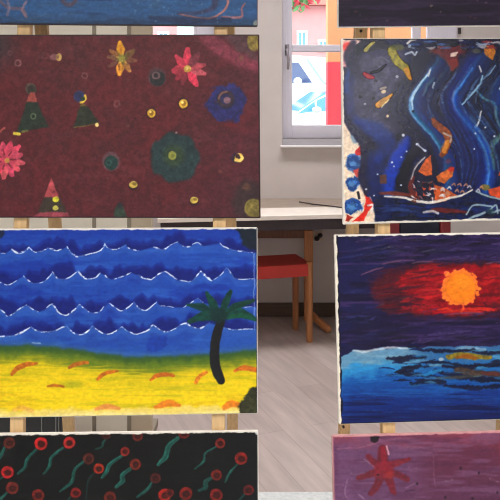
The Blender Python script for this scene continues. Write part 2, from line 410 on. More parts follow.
bk = empty('black_case', (0, bd, 0)); tag(bk, 'low black case on the floor in front of the beige divider', 'case')
MB().box((fx(-30, bd), 0, 0), (fx(62, bd), .12, fz(400, bd)), .006).build('body', M['black'], bk)
ln = MB()
for px in (42, 56, 59): ln.box((fx(px, bd)-.001, -.003, .02), (fx(px, bd)+.001, .001, fz(402, bd)))
ln.build('seam', M['metal'], bk)
hk = MB(); q0 = P(459, 31, WY); hk.box((q0.x-.009, WY-.02, q0.z-.02), (q0.x+.009, WY, q0.z+.02), .003)
tag(hk.build('wall_hook', M['rubber']), 'small black hook on the wall right of the window', 'hook')

# ------------------------------------------------------------------ display stands (A-frames that carry the canvases)
class Plane:
    def __init__(s, d0, x0, z0, sx, sz): s.d0, s.x0, s.z0, s.sx, s.sz = d0, x0, z0, sx, sz
    def hit(s, px, py, off=0):
        a = (px-VX)/FPX; b = -(py-VY)/FPX       # X=a d, Z=EYE+b d
        d = (s.d0+off-s.sx*s.x0+s.sz*(EYE-s.z0))/(1-s.sx*a-s.sz*b)
        return Vector((a*d, d, EYE+b*d))
    def normal(s): return Vector((s.sx, -1, s.sz)).normalized()   # towards the viewer
PL = Plane(1.66, 0, .95, 0, .03)
PR = Plane(1.607, .1575, .636, .177, .06)
TH = .009
def extend(a, b, z):
    t = (z-a.z)/(b.z-a.z); return a+(b-a)*t
def stand(plane, near, far, label, ztop, rot):
    t = empty('display_stand', ((near[0][0].x if 0 else 0), 1.9, 0)); tag(t, label, 'stand', 'display stands')
    inv = Vector((0, 1.9, 0))
    tops = []
    for k, ((a, b), (c, e)) in enumerate(zip(near, far)):
        n0, n1 = extend(a, b, 0), extend(a, b, ztop)
        f0 = extend(c, e, 0); f1 = n1+Vector((0, .034, -.01))
        g = MB().bar(n0-inv, n1-inv, .029, .022, plane.normal(), .002)
        g.build('front_leg', M['pine'], t)
        MB().bar(f0-inv, extend(c, e, ztop-.02)-inv, .030, .022, plane.normal(), .002).build('rear_leg', M['pine'], t)
        MB().cyl(n1-inv+Vector((0, -.005, -.03)), extend(c, e, ztop-.03)-inv+Vector((0, .02, 0)), .006).build('hinge_bolt', M['metal'], t)
        tops.append((n0, n1, f0, extend(c, e, ztop-.02)))
    for z in (.14, .82, 1.32, 1.9):          # rails between the two A-frames, behind the canvases
        A = extend(tops[0][0], tops[0][1], z); B = extend(tops[1][0], tops[1][1], z)
        o = -plane.normal()*.020
        MB().bar(A+o-inv, B+o-inv, .018, .035, (0, 0, 1), .002).build('cross_rail', M['pine'], t)
    for (n0, n1, f0, f1) in tops:
        A = extend(n0, n1, .30); B = extend(f0, f1, .30); MB().bar(A-inv, B-inv, .02, .03, (0, 0, 1), .002).build('side_brace', M['pine'], t)
    return t
off = TH+.0125
def NP(pl, a, b): return (pl.hit(*a, off), pl.hit(*b, off))
def FP(a, da, b, db): return (P(*a, da), P(*b, db))
stand(PL, [NP(PL, (25, 31), (18, 421)), NP(PL, (221, 31), (218.5, 421))],
      [FP((42, 31), 1.86, (68.5, 421), 2.16), FP((228.5, 31), 1.86, (232.5, 421), 2.16)],
      'pale wooden stand holding the left column of four paintings', 2.06, 0)
sr = stand(PR, [NP(PR, (377.5, 32), (387.5, 429)), NP(PR, (560, 32), (560, 429))],
      [FP((360.5, 32), 1.86, (344, 429), 2.14), FP((520, 32), 1.93, (502, 429), 2.2)],
      'pale wooden stand holding the right column of four paintings', 2.06, 0)
for (x, y, d_) in ((361, 31, 1.845), (343.5, 427, 2.12)):
    p = P(x, y, d_)-Vector((0, 1.9, 0)); MB().cyl(p+Vector((0, -.002, 0)), p+Vector((0, .01, 0)), .0034, n=12).build('screw', M['screw'], sr)

# ------------------------------------------------------------------ paint kit: pigment laid on a fine grid of the canvas face
KPIG = 1.1
def hsh(ix, iy, seed):
    n = (ix.astype(np.int64)*374761393+iy.astype(np.int64)*668265263+seed*982451653) & 0x7fffffff
    n = ((n ^ (n >> 13))*1274126177) & 0x7fffffff
    return ((n ^ (n >> 16)) & 0xffff)/65535.0
def vnoise(x, y, seed):
    ix, iy = np.floor(x), np.floor(y); fx_, fy_ = x-ix, y-iy
    fx_ = fx_*fx_*(3-2*fx_); fy_ = fy_*fy_*(3-2*fy_)
    a = hsh(ix, iy, seed); b = hsh(ix+1, iy, seed); c = hsh(ix, iy+1, seed); e = hsh(ix+1, iy+1, seed)
    return (a*(1-fx_)+b*fx_)*(1-fy_)+(c*(1-fx_)+e*fx_)*fy_
def fbm(x, y, sx, sy, seed, o=3):
    t = 0; amp = .5; s = 1.0
    for k in range(o):
        t = t+amp*vnoise(x/sx*s+17*k, y/sy*s-9*k, seed+k); amp *= .5; s *= 2.1
    return t/(1-.5**o)
def smooth(e0, e1, x):
    t = np.clip((x-e0)/(e1-e0+1e-9), 0, 1); return t*t*(3-2*t)
def spline(pts, n=8):
    p = np.array(pts, float)
    if len(p) < 3: return p
    q = np.vstack([2*p[0]-p[1], p, 2*p[-1]-p[-2]]); out = []
    for i in range(1, len(q)-2):
        for k in range(n):
            t = k/n; a, b, c, e = q[i-1], q[i], q[i+1], q[i+2]
            out.append(.5*(2*b+(c-a)*t+(2*a-5*b+4*c-e)*t*t+(3*b-a-3*c+e)*t**3))
    out.append(p[-1]); return np.array(out)

class Paint:
    def __init__(s, corners, nx, ny, base, seed=1):
        tl, tr, br_, bl = [np.array(c, float) for c in corners]
        u, v = np.meshgrid(np.linspace(0, 1, nx), np.linspace(0, 1, ny))
        s.u, s.v, s.nx, s.ny = u, v, nx, ny
        s.x = (1-v)*((1-u)*tl[0]+u*tr[0])+v*((1-u)*bl[0]+u*br_[0])
        s.y = (1-v)*((1-u)*tl[1]+u*tr[1])+v*((1-u)*bl[1]+u*br_[1])
        s.c = np.empty((ny, nx, 3)); s.c[:] = base
        s.h = np.zeros((ny, nx)); s.seed = seed
        s.n1 = fbm(s.x, s.y, 7, 7, seed+50)-.5; s.n2 = fbm(s.x, s.y, 7, 7, seed+80)-.5
        s.m1 = fbm(s.x, s.y, 2.2, 2.2, seed+150)-.5; s.m2 = fbm(s.x, s.y, 2.2, 2.2, seed+180)-.5
    def mix(s, m, col, h=0.0, tex=.0):
        col = np.array(col, float)
        k = m[..., None]
        if tex: col = col*(1+tex*2*(fbm(s.x, s.y, 3, 3, s.seed+int(abs(col.sum())) % 97)-.5))[..., None]
        s.c = s.c*(1-k)+col*k; s.h += m*h
    def sat(s, k): g_ = s.c.mean(-1, keepdims=True); s.c = np.clip(g_+(s.c-g_)*k, 0, 255)
    def gam(s, g): s.c = 255*np.clip(s.c/255, 0, 1)**g
    def noise(s, col, sx, sy, lo, hi, a=1, seed=0, o=3, mask=None, h=0):
        m = smooth(lo, hi, fbm(s.x, s.y, sx, sy, s.seed+seed, o))*a
        if mask is not None: m = m*mask
        s.mix(m, col, h)
    def tone(s, amt, sx, sy, seed=0):
        s.c *= (1+amt*2*(fbm(s.x, s.y, sx, sy, s.seed+seed, 4)-.5))[..., None]
    def dist(s, pts, ws, warp):
        X = s.x+s.n1*warp*2+s.m1*warp; Y = s.y+s.n2*warp*2+s.m2*warp
        best = np.full(s.x.shape, 1e9)
        n = len(pts)
        for i in range(n-1):
            ax, ay = pts[i]; bx, by = pts[i+1]; dx, dy = bx-ax, by-ay; L = dx*dx+dy*dy+1e-9
            t = np.clip(((X-ax)*dx+(Y-ay)*dy)/L, 0, 1)
            dd = np.hypot(X-ax-t*dx, Y-ay-t*dy)-(ws[i]+(ws[i+1]-ws[i])*t)/2
            best = np.minimum(best, dd)
        return best
    def stroke(s, pts, w, col, a=1.0, soft=.9, warp=.6, h=.00012, curve=True, tex=.12, dry=0):
        p = spline(pts) if curve else np.array(pts, float)
        if np.isscalar(w): ws = np.full(len(p), w)
        else: ws = np.interp(np.linspace(0, 1, len(p)), np.linspace(0, 1, len(w)), w)
        mg = max(ws)/2+soft+warp*3+2
        x0, y0 = p.min(0)-mg; x1, y1 = p.max(0)+mg
        s.sub(x0, y0, x1, y1, lambda q: q.mix((1-smooth(-soft/2, soft/2+.35, q.dist(p, ws, warp)))*a*(1-dry*smooth(.42, .62, fbm(q.x, q.y, 3.2, 2.4, q.seed+7, 2))), col, h, tex))
    def sub(s, x0, y0, x1, y1, fn):
        inside = (s.x > x0) & (s.x < x1) & (s.y > y0) & (s.y < y1)
        if not inside.any(): return
        r = np.where(inside.any(1))[0]; c = np.where(inside.any(0))[0]
        sl = (slice(r[0], r[-1]+1), slice(c[0], c[-1]+1))
        q = Paint.__new__(Paint); q.seed = s.seed
        for k in ('x', 'y', 'n1', 'n2', 'm1', 'm2', 'h', 'c'): setattr(q, k, getattr(s, k)[sl])
        q.c = q.c.copy(); q.h = q.h.copy()
        fn(q); s.c[sl] = q.c; s.h[sl] = q.h
    def ell(s, cx, cy, rx, ry, col, a=1.0, soft=.8, warp=.5, h=.00012, lobes=0, depth=0, ph=0, tex=.1, inner=0):
        R_ = max(rx, ry)*(1+depth)+soft+warp*3+3
        def fn(q):
            X = q.x-cx+q.n1*warp*2+q.m1*warp; Y = q.y-cy+q.n2*warp*2+q.m2*warp
            r = np.hypot(X/rx, Y/ry)
            if lobes: r = r/(1+depth*np.cos(lobes*np.arctan2(Y, X)+ph))
            sc = min(rx, ry); m = 1-smooth(-soft/2, soft/2+.3, (r-1)*sc)
            if inner: m = m*smooth(-soft/2, soft/2, (r-inner)*sc)
            q.mix(m*a, col, h, tex)
        s.sub(cx-R_, cy-R_, cx+R_, cy+R_, fn)
    def ring(s, cx, cy, r, w, col, a=1.0, **k): s.ell(cx, cy, r, r, col, a, inner=max(.02, 1-w/r), **k)
    def poly(s, pts, col, a=1.0, soft=.9, warp=.8, h=.00012, tex=.1):
        p = np.array(pts, float); mg = soft+warp*3+2
        def fn(q):
            X = q.x+q.n1*warp*2+q.m1*warp; Y = q.y+q.n2*warp*2+q.m2*warp
            ins = np.zeros(X.shape, bool); best = np.full(X.shape, 1e9)
            for i in range(len(p)):
                ax, ay = p[i]; bx, by = p[(i+1) % len(p)]; dx, dy = bx-ax, by-ay
                cond = ((ay > Y) != (by > Y)) & (X < (bx-ax)*(Y-ay)/(by-ay+1e-9)+ax); ins ^= cond
                t = np.clip(((X-ax)*dx+(Y-ay)*dy)/(dx*dx+dy*dy+1e-9), 0, 1)
                best = np.minimum(best, np.hypot(X-ax-t*dx, Y-ay-t*dy))
            sd = np.where(ins, -best, best)
            q.mix((1-smooth(-soft/2, soft/2+.3, sd))*a, col, h, tex)
        s.sub(*(p.min(0)-mg), *(p.max(0)+mg), fn)
    def petal(s, cx, cy, ang, r0, r1, w, col, a=1.0, **k):
        c_, n_ = math.cos(ang), math.sin(ang)
        s.stroke([(cx+c_*r0, cy+n_*r0), (cx+c_*(r0+r1)/2, cy+n_*(r0+r1)/2), (cx+c_*r1, cy+n_*r1)], [w*.35, w, w*.45], col, a, **k)
    def edge(s, side, w, col, ragged=1.0, seed=5, a=1.0):
        """bare or primed strip left along one side of the canvas; w in pixels."""
        W_ = np.hypot(s.x[0, -1]-s.x[0, 0], s.y[0, -1]-s.y[0, 0]); H_ = np.hypot(s.x[-1, 0]-s.x[0, 0], s.y[-1, 0]-s.y[0, 0])
        dd = {'t': s.v*H_, 'b': (1-s.v)*H_, 'l': s.u*W_, 'r': (1-s.u)*W_}[side]
        al = s.x if side in 'tb' else s.y
        lim = w+(fbm(al, al*0, 6, 6, s.seed+seed)-.5)*2*ragged*w
        s.mix((1-smooth(-.35, .35, dd-lim))*a, col)

def canvas_painting(plane, corners, paint, label, side_mat, rough, relief=1.0, bumpk=.25, spec=.5):
    """corners in photo pixels tl,tr,br,bl; canvas of real thickness standing in the plane of its stand."""
    q = [plane.hit(*c) for c in corners]
    cen = sum(q, Vector())/4; n = plane.normal()
    base = (q[2]+q[3])/2
    t = empty('canvas_painting', base); tag(t, label, 'painting', 'canvases on the display stands')
    q = [p-base for p in q]
    b = bmesh.new(); F = [b.verts.new(p) for p in q]; K = [b.verts.new(p-n*TH) for p in q]
    b.faces.new(K[::-1]); b.faces.new(F)
    for i in range(4): b.faces.new((F[i], F[(i+1) % 4], K[(i+1) % 4], K[i]))
    bmesh.ops.recalc_face_normals(b, faces=b.faces)
    bmesh.ops.bevel(b, geom=list(b.edges), offset=.0015, segments=2, affect='EDGES')
    me = bpy.data.meshes.new('canvas'); b.to_mesh(me); b.free(); link('canvas', me, side_mat, t)
    u, v = paint.u, paint.v
    h = paint.h*relief+.0004
    e = np.minimum(np.minimum(u*paint.nx, (1-u)*paint.nx), np.minimum(v*paint.ny, (1-v)*paint.ny))
    h = np.where(e < .5, -.0006, h)
    Q = [np.array(p) for p in q]
    ins = .0010/.6
    uu = ins+u*(1-2*ins); vv = ins*1.5+v*(1-3*ins)
    co = ((1-vv)*(1-uu))[..., None]*Q[0]+((1-vv)*uu)[..., None]*Q[1]+(vv*uu)[..., None]*Q[2]+(vv*(1-uu))[..., None]*Q[3]
    co = co+h[..., None]*np.array(n)
    nx, ny = paint.nx, paint.ny
    idx = np.arange(nx*ny).reshape(ny, nx)
    fc = np.stack([idx[1:, :-1], idx[1:, 1:], idx[:-1, 1:], idx[:-1, :-1]], -1).reshape(-1, 4)
    me = bpy.data.meshes.new('painted_surface')
    me.vertices.add(nx*ny); me.vertices.foreach_set('co', co.reshape(-1).astype(np.float32))
    me.loops.add(fc.size); me.loops.foreach_set('vertex_index', fc.reshape(-1).astype(np.int32))
    me.polygons.add(len(fc)); me.polygons.foreach_set('loop_start', np.arange(0, fc.size, 4, dtype=np.int32))
    me.polygons.foreach_set('use_smooth', np.ones(len(fc), bool))
    at = me.color_attributes.new('pigment', 'FLOAT_COLOR', 'POINT')
    rgb = lin(np.clip(paint.c, 0, 255))**KPIG
    at.data.foreach_set('color', np.concatenate([rgb, np.ones((ny, nx, 1))], -1).reshape(-1).astype(np.float32))
    me.update(); me.validate()
    m = bpy.data.materials.new('acrylic_paint'); m.use_nodes = True; nt = m.node_tree; bs = nt.nodes['Principled BSDF']
    av = nt.nodes.new('ShaderNodeAttribute'); av.attribute_name = 'pigment'
    tc = nt.nodes.new('ShaderNodeTexCoord'); nz = nt.nodes.new('ShaderNodeTexNoise'); nz.inputs['Scale'].default_value = 170; nz.inputs['Detail'].default_value = 4
    nt.links.new(tc.outputs['Object'], nz.inputs[0])
    mr = nt.nodes.new('ShaderNodeMapRange'); mr.inputs[3].default_value = .9; mr.inputs[4].default_value = 1.1
    nt.links.new(nz.outputs['Fac'], mr.inputs[0])
    mx = nt.nodes.new('ShaderNodeMix'); mx.data_type = 'RGBA'; mx.blend_type = 'MULTIPLY'; mx.inputs[0].default_value = 1
    nt.links.new(av.outputs['Color'], mx.inputs[6]); nt.links.new(mr.outputs[0], mx.inputs[7]); nt.links.new(mx.outputs[2], bs.inputs['Base Color'])
    bp = nt.nodes.new('ShaderNodeBump'); bp.inputs['Strength'].default_value = bumpk; bp.inputs['Distance'].default_value = .0015
    nt.links.new(nz.outputs['Fac'], bp.inputs['Height']); nt.links.new(bp.outputs[0], bs.inputs['Normal'])
    bs.inputs['Roughness'].default_value = rough; bs.inputs['Specular IOR Level'].default_value = spec
    link('painted_surface', me, m, t)
    return t

pi = math.pi
S = 1.5
# ---- blue painting, top of the left column
C = [(-20, -159), (258, -158), (257.6, 26.8), (-20, 24.2)]
p = Paint(C, 417, 278, (44, 86, 132), 11)
p.noise((52, 92, 140), 60, 8, .45, .75, .8, 3)
p.noise((32, 60, 100), 50, 6, .5, .7, .6, 9)
p.noise((70, 100, 130), 22, 3, .62, .8, .5, 12)
p.mix(smooth(12, 26, p.y)*.45, (34, 48, 70))
p.stroke([(0, 2), (8, 8), (22, 10), (26, 17)], 3, (112, 92, 110), .8, h=.0003)
p.stroke([(7, 1), (9, 8), (7, 16)], 2.4, (124, 104, 120), .7, h=.0003)
p.stroke([(26, 2), (22, 10), (25, 16)], 2, (140, 110, 120), .8, h=.0003)
p.ring(69, -2, 9, 4, (92, 66, 78), .75, soft=2)
p.stroke([(228, -6), (228, 4), (222, 13), (208, 19), (180, 15)], [2.5, 2, 1.5, 1.6, .8], (176, 112, 104), .9, h=.0003)
p.stroke([(216, -4), (214, 8), (200, 13), (178, 14)], [7, 5, 3, 2], (62, 52, 80), .7, soft=3)
p.stroke([(245, 4), (242, 9), (243, 14), (240, 18), (222, 17)], [1.6, 1.4, 1.6, 2, 1], (168, 104, 104), .85, h=.0003)
p.stroke([(150, 18), (190, 21), (230, 20)], [3, 8, 4], (34, 40, 70), .55, soft=3)
for k in range(40):
    x, y = rnd.uniform(130, 250), rnd.uniform(-10, 24); p.ell(x, y, .6, .6, (120, 140, 160), .45, h=0)
for k in range(14):      # upper part: loose swirls in the same hand
    x, y = rnd.uniform(0, 240), rnd.uniform(-150, -20)
    p.stroke([(x, y), (x+14, y+9), (x+30, y+4), (x+36, y+16)], [1, 4, 3, 1], (130, 90, 100), .7, soft=1.5, h=.0003)
p.tone(.14, 5, 2, 31); p.tone(.10, 2, 2, 33)
p.ell(257, 24, 3.2, 3.4, (150, 150, 140), .8, soft=1.5)
p.edge('b', 1.0, (40, 44, 54), .6)
canvas_painting(PL, C, p, 'blue painting with brown swirls, top of the left column', M['canvas_dark'], .42, spec=.35)

# ---- maroon painting with flowers and trees
C = [(-20, 34.6), (259.3, 34.4), (260.6, 218.3), (-19, 217.8)]
p = Paint(C, 540, 360, (90, 34, 40), 21)
X, Y = p.x, p.y
p.mix(smooth(150, 262, X)*.55, (84, 40, 54))
p.mix(smooth(90, 30, Y)*smooth(190, 0, X)*.6, (78, 40, 44))
p.mix(smooth(150, 220, Y)*.4, (78, 33, 44))
p.noise((106, 32, 38), 40, 40, .5, .75, .35, 3)
p.noise((76, 34, 40), 26, 26, .52, .74, .4, 6)
p.mix(np.exp(-(((X+2)/14)**2+((Y-45)/22)**2))*.75, (60, 54, 58))
p.noise((100, 52, 58), 14, 8, .58, .8, .4, 8)
# pink band and corner, upper right
p.stroke([(206, 34), (218, 46), (238, 58), (262, 66)], [14, 14, 13, 14], (138, 62, 80), .8, soft=7, warp=1.5)
p.poly([(224, 34), (246, 34), (258, 56), (258, 60), (240, 52)], (92, 70, 74), .7, soft=6, warp=2)
p.ell(254.5, 41, 7, 9.5, (142, 128, 58), .85, soft=2.5, warp=1.5, tex=.3)
p.ell(242, 58, 2.5, 2.5, (130, 92, 70), .6, soft=2)
# rings
for (x, y, r, c, a) in ((18, 63, 3.4, (142, 108, 108), .9), (10, 53, 2.6, (120, 84, 84), .6), (85, 76, 3.4, (140, 106, 104), .8), (117, 104, 3.8, (130, 96, 92), .8), (45, 55, 3.6, (118, 66, 72), .6), (69, 50, 2.4, (100, 60, 62), .5), (128, 126, 1.4, (130, 90, 80), .6)):
    p.ring(x, y, r, 1.6, c, a*.62, warp=.9)
p.ell(54, 57, 4.4, 3, (140, 96, 100), .8, soft=1.5); p.ell(58.6, 57, 2.8, 3.6, (196, 164, 96), .95); p.ell(57.2, 57, 1.4, 1.8, (120, 84, 70), .8)
# first tree
p.ring(30.5, 89, 5.6, 2.6, (84, 74, 66), .9); p.ell(31.5, 89.5, 4.2, 4, (56, 54, 46), .9)
p.poly([(26, 103), (30, 92.5), (34, 92.5), (37, 102.5)], (156, 76, 68), .95)
p.poly([(26.5, 102), (37, 102), (41, 112), (49, 127), (34, 129.5), (16, 134), (22, 116)], (40, 54, 44), .95, soft=2, tex=.15)
p.ring(33, 116.5, 3, 1.3, (112, 128, 96), .7)
p.stroke([(14.5, 133.5), (19, 134.5)], 2.6, (206, 182, 70)); p.stroke([(22, 132), (27, 131)], 1.6, (120, 120, 60), .7)
p.stroke([(0, 132), (4, 128.5)], 1.6, (170, 90, 80), .8)
# second tree
p.ell(79, 96.5, 5.6, 5.4, (44, 52, 92), .95); p.ring(79, 96.5, 5.8, 1.5, (62, 58, 88), .7)
p.stroke([(85, 96), (85.5, 99), (83, 102), (80.5, 102.5)], 2, (208, 178, 70)); p.ell(83, 99, 2, 2, (44, 58, 40))
p.poly([(80.5, 104), (85.5, 104), (87, 108), (80, 108)], (104, 86, 40), .9)
p.poly([(80, 106.5), (87, 106.5), (92, 114), (99, 123.5), (87, 125.5), (73, 128)], (46, 54, 42), .95, soft=2, tex=.2)
p.stroke([(74, 127.5), (88, 125.5), (98, 123.5)], 1, (116, 92, 50), .8); p.ell(97, 125, 1.7, 1.7, (232, 200, 130))
# pink flower at the left
for k in range(13): p.petal(5, 160, k*2*pi/13+.2, 2, rnd.uniform(16, 19), 8.5, (206+rnd.randint(-14, 10), 78+rnd.randint(-12, 12), 98), 1, soft=.8, warp=1.0, h=.0002, tex=.2)
p.ell(6, 161, 9, 9, (196, 72, 94), .8, soft=3, warp=1.5)
for k in range(7): a = k*.9; p.stroke([(5+5*math.cos(a), 160+5*math.sin(a)), (5+10*math.cos(a), 160+10*math.sin(a))], 1.3, (112, 36, 48), .85)
p.ell(7, 161, 2.4, 2.4, (206, 150, 80))
# oval, lower pink tree, small green tree
p.ell(111, 162, 9, 9.6, (104, 76, 82), .85, soft=1.4); p.ell(111, 163.2, 6.6, 7, (34, 62, 58)); p.ring(108.5, 163, 3, 1.2, (52, 84, 78), .8)
p.poly([(44.6, 198), (51, 178.5), (58.8, 198)], (172, 76, 82), 1); p.poly([(44.6, 197.5), (59, 197.5), (67, 213.5), (37.5, 213.5)], (64, 56, 48), .95, soft=1.2)
p.poly([(32, 217.2), (40, 212.8), (67.5, 212.8), (69.5, 217)], (152, 70, 82), .95)
p.ell(55.6, 199.8, 3, 2.9, (206, 200, 60), h=.0004); p.ell(55.3, 208.6, 2.8, 2.3, (200, 190, 90), h=.0004); p.ell(55, 204.5, 2, 1.2, (60, 54, 20), .8)
p.poly([(113, 218), (115, 209), (119, 203.5), (123, 207), (127.5, 218)], (50, 68, 56), .95, soft=1.6); p.ell(120, 205.5, 3, 3, (40, 40, 50), .7, soft=2)
# yellow studs
for (x, y, r) in ((151.5, 113.5, 4), (183.5, 103.8, 4.2)):
    p.ell(x, y, r+1.5, r+1.5, (54, 16, 20), .8, soft=2); p.ell(x, y, r, r*1.05, (214, 170, 62), h=.0005); p.ell(x+.2, y, r*.5, r*.55, (150, 108, 34), h=-.0003); p.ell(x-1, y-1.4, r*.3, r*.3, (244, 216, 130))
for (x, y) in ((133.5, 185), (194.3, 200.6)):
    p.ell(x, y+1, 4.6, 4.6, (44, 26, 32), .85, soft=2); p.ell(x, y, 3.9, 3.3, (206, 176, 84), h=.0005); p.ell(x+1.2, y-.8, 2, 1.4, (120, 96, 40), .8)
p.ell(236.5, 158.5, 5, 5, (48, 40, 60), .8, soft=2.5); p.ring(239.5, 158, 4.2, 2.6, (222, 186, 92), 1, h=.0005); p.ell(238, 156.6, 2.2, 2.2, (70, 40, 44))
p.stroke([(236, 161), (240, 161.5), (243, 158)], 2.2, (232, 200, 110), h=.0004)
# teal flower
p.ell(175, 158, 24.5, 24.5, (38, 62, 64), .93, soft=4, warp=1.5, lobes=7, depth=.035, tex=.14)
p.ell(174, 156, 10, 10, (60, 76, 48), .75, soft=8); p.ell(172.6, 156, 4, 4.2, (136, 138, 66), 1, h=.0003); p.ell(173, 156, 1.8, 1.8, (112, 116, 50))
p.ell(176.5, 133, 1, 1, (150, 130, 130), .8)
# yellow flower
for (a, r1, w, c, al) in ((-1.7, 16, 8.5, (206, 146, 40), 1), (1.75, 16, 8, (204, 140, 52), 1), (1.0, 14.5, 6.5, (176, 122, 66), .95), (-2.55, 14.5, 5.5, (142, 98, 52), .85), (-3.0, 14, 5, (124, 92, 66), .75), (2.6, 15.5, 5, (112, 76, 62), .75), (-.6, 14, 7, (112, 92, 48), .75), (.15, 14, 6, (136, 92, 66), .75)):
    p.petal(122, 58.5, a, 3, r1, w, c, al, soft=1.1, h=.0003, tex=.25)
p.stroke([(119, 63), (119.5, 69)], 1.4, (140, 76, 26), .8); p.stroke([(120.5, 46), (121.5, 53)], 2, (184, 118, 20), .7)
for k in range(9): a = k*.7; p.petal(122, 58.5, a, 2, 6, 2, (196, 160, 76) if k % 2 else (104, 100, 46), .9)
p.ell(122, 58.5, 3.2, 3.4, (134, 126, 58), 1, tex=.3)
# dark round
p.ell(157, 77, 9.3, 9.8, (86, 66, 72), .75, soft=1.8); p.ell(157.6, 78.5, 7.4, 7.6, (42, 44, 46), .95); p.ring(156, 75.6, 4, 1.8, (118, 92, 96), .9); p.ell(156, 75.6, 1.8, 1.8, (54, 46, 50))
# red flower
for (a, r1, w, c, al) in ((-1.57, 20, 8.5, (206, 62, 86), 1), (-2.3, 17.5, 7, (196, 62, 84), 1), (3.0, 13.5, 11, (186, 62, 80), .95), (2.4, 14, 8, (150, 50, 66), .85), (1.95, 16, 7, (136, 52, 66), .7), (1.05, 18.5, 8.5, (208, 62, 88), 1), (.28, 18, 7, (178, 84, 94), .95), (-.25, 17.5, 7.5, (172, 72, 84), .9), (-.95, 19, 8, (124, 58, 70), .8)):
    p.petal(187.7, 69, a, 2.5, r1, w, c, al, soft=1, h=.0003, tex=.18)
p.ell(187.7, 69, 3.5, 3.5, (200, 158, 76), h=.0006); p.ell(187.2, 68.4, 1.6, 1.6, (228, 196, 120))
# blue flower
p.ell(226.5, 103, 19.5, 19, (42, 47, 108), .9, soft=4, warp=4, lobes=6, depth=.05, tex=.22)
p.ell(226.5, 100, 10, 10, (44, 44, 78), .8, soft=3); p.ring(226, 99.5, 8.4, 3.2, (62, 48, 58), .95); p.stroke([(219, 99), (222, 93.5), (227, 92)], 1.6, (136, 96, 92), .85); p.ell(227.5, 100.3, 3.6, 3.2, (136, 100, 110), .95, soft=1.5)
p.ell(231, 125, 5, 2, (124, 30, 38), .5, soft=3)
# corner bottom right
p.ell(249, 201, 17, 20, (58, 44, 46), .85, soft=9, warp=2); p.ell(254, 208.5, 9, 9, (128, 114, 60), .95, soft=1.6, tex=.25); p.ring(254, 208.5, 7.6, 2, (112, 100, 46), .7)
p.ell(246.5, 187.5, 4, 3, (112, 78, 56), .6, soft=3); p.ell(221, 172, 2, 1.6, (104, 62, 56), .7)
for k in range(45): p.ell(rnd.uniform(0, 255), rnd.uniform(40, 214), rnd.uniform(.5, 1.3), rnd.uniform(.5, 1), rnd.choice([(112, 60, 60), (50, 22, 28), (96, 40, 40)]), .5, h=0)
p.tone(.17, 4, 4, 31); p.tone(.16, 1.7, 1.7, 33)
p.edge('r', 1.0, (46, 24, 30), .5); p.edge('b', .9, (50, 24, 30), .5); p.edge('t', .8, (52, 30, 34), .5)
canvas_painting(PL, C, p, 'maroon painting with flowers and little green trees, above the beach painting', M['canvas_dark'], .5, spec=.35)

# ---- beach painting
C = [(-20, 229.1), (257.3, 227.6), (257.6, 413.6), (-20, 418.3)]
p = Paint(C, 560, 374, (38, 82, 172), 31)
X, Y = p.x, p.y
p.noise((54, 104, 192), 40, 5, .45, .75, .75, 3); p.noise((28, 60, 158), 36, 8, .5, .72, .7, 6)
p.mix(smooth(244, 230, Y)*.7, (28, 62, 160))
p.mix(smooth(300, 340, Y)*.35, (58, 108, 178))
rows = [
 [[(-6, 253), (5, 253)], [(11.5, 249), (15, 252), (19, 253), (24, 251), (29, 247.3)], [(29, 247.3), (35, 251.5), (43, 250.5), (48, 247.5)], [(50, 248), (56, 250.5), (61, 249.5)], [(67, 246.5), (72, 253), (77, 256), (90, 254), (99, 251), (103, 247.5), (105, 243)], [(105, 243.5), (109, 248), (115, 249), (121, 247), (126, 244)], [(128, 247), (132, 249.5), (140, 250.5)], [(154, 246.5), (159, 248.5), (163, 249.5), (169, 246)], [(170, 245), (178, 241.5)], [(181, 244.5), (185, 246.5), (191, 246)], [(193, 244), (198, 242), (203, 246)], [(220, 242.5), (225, 246.5), (233, 249.5), (245, 251.5), (253, 252.5)]],
 [[(-8, 281), (0, 283), (8, 285), (16, 280.5)], [(23, 276), (28, 281), (34, 283.5), (43, 281.5), (48, 278), (51, 274)], [(52, 272), (57, 278), (64, 279.5), (70, 277), (78, 271)], [(78, 271), (83, 276.5), (87, 279.5)], [(88, 279), (95, 278), (100, 273)], [(105, 275.5), (109, 279)], [(114, 279), (124, 276), (131, 272.5)], [(138, 275), (144, 278.5), (151, 279.5)], [(151, 279.5), (159, 274), (165, 271.5), (171, 275.5), (177, 280)], [(180, 280.5), (191, 281.5), (196, 277), (201, 271)], [(201, 271), (207, 277), (212, 280.5)], [(214, 279.5), (222, 274), (227, 268), (232, 274), (237, 279), (255, 279)]],
 [[(-8, 304), (0, 309.5), (4, 313), (8, 316.5), (14, 313), (20, 308.5), (26, 305)], [(26, 305), (32, 309), (38, 312)], [(45, 310), (52, 304.5), (58, 312), (65, 315.5), (72, 312), (79, 304.5)], [(80, 304.5), (85, 309), (91, 313), (99, 312), (104, 307)], [(109, 303), (115, 307), (121, 311), (128, 307.5), (134, 302)], [(134, 302), (139, 308), (145, 310.5), (151, 307.5), (157, 302)], [(160, 306), (174, 307.5)], [(184, 307.5), (191, 303), (198, 298)], [(198, 298), (203, 303)], [(240, 308), (252, 307)]],
 [[(-8, 337), (0, 337), (8, 336.5), (16, 335), (24, 331), (31, 327)], [(31, 327), (37, 331), (45, 332.5), (55, 331), (63, 327.5), (67, 326.5)], [(67, 326.5), (73, 332.5), (79, 335), (87, 332), (92, 326)], [(92, 326), (98, 331), (107, 334.5), (115, 332), (122, 327)], [(122, 327), (130, 332.5), (138, 335)], [(138, 334.5), (148, 331), (153, 325.5), (160, 330.5), (167, 332), (175, 329)], [(175, 329), (185, 323.5), (192, 327), (201, 328.5), (210, 323)], [(222, 327), (235, 330), (253, 329)]]]
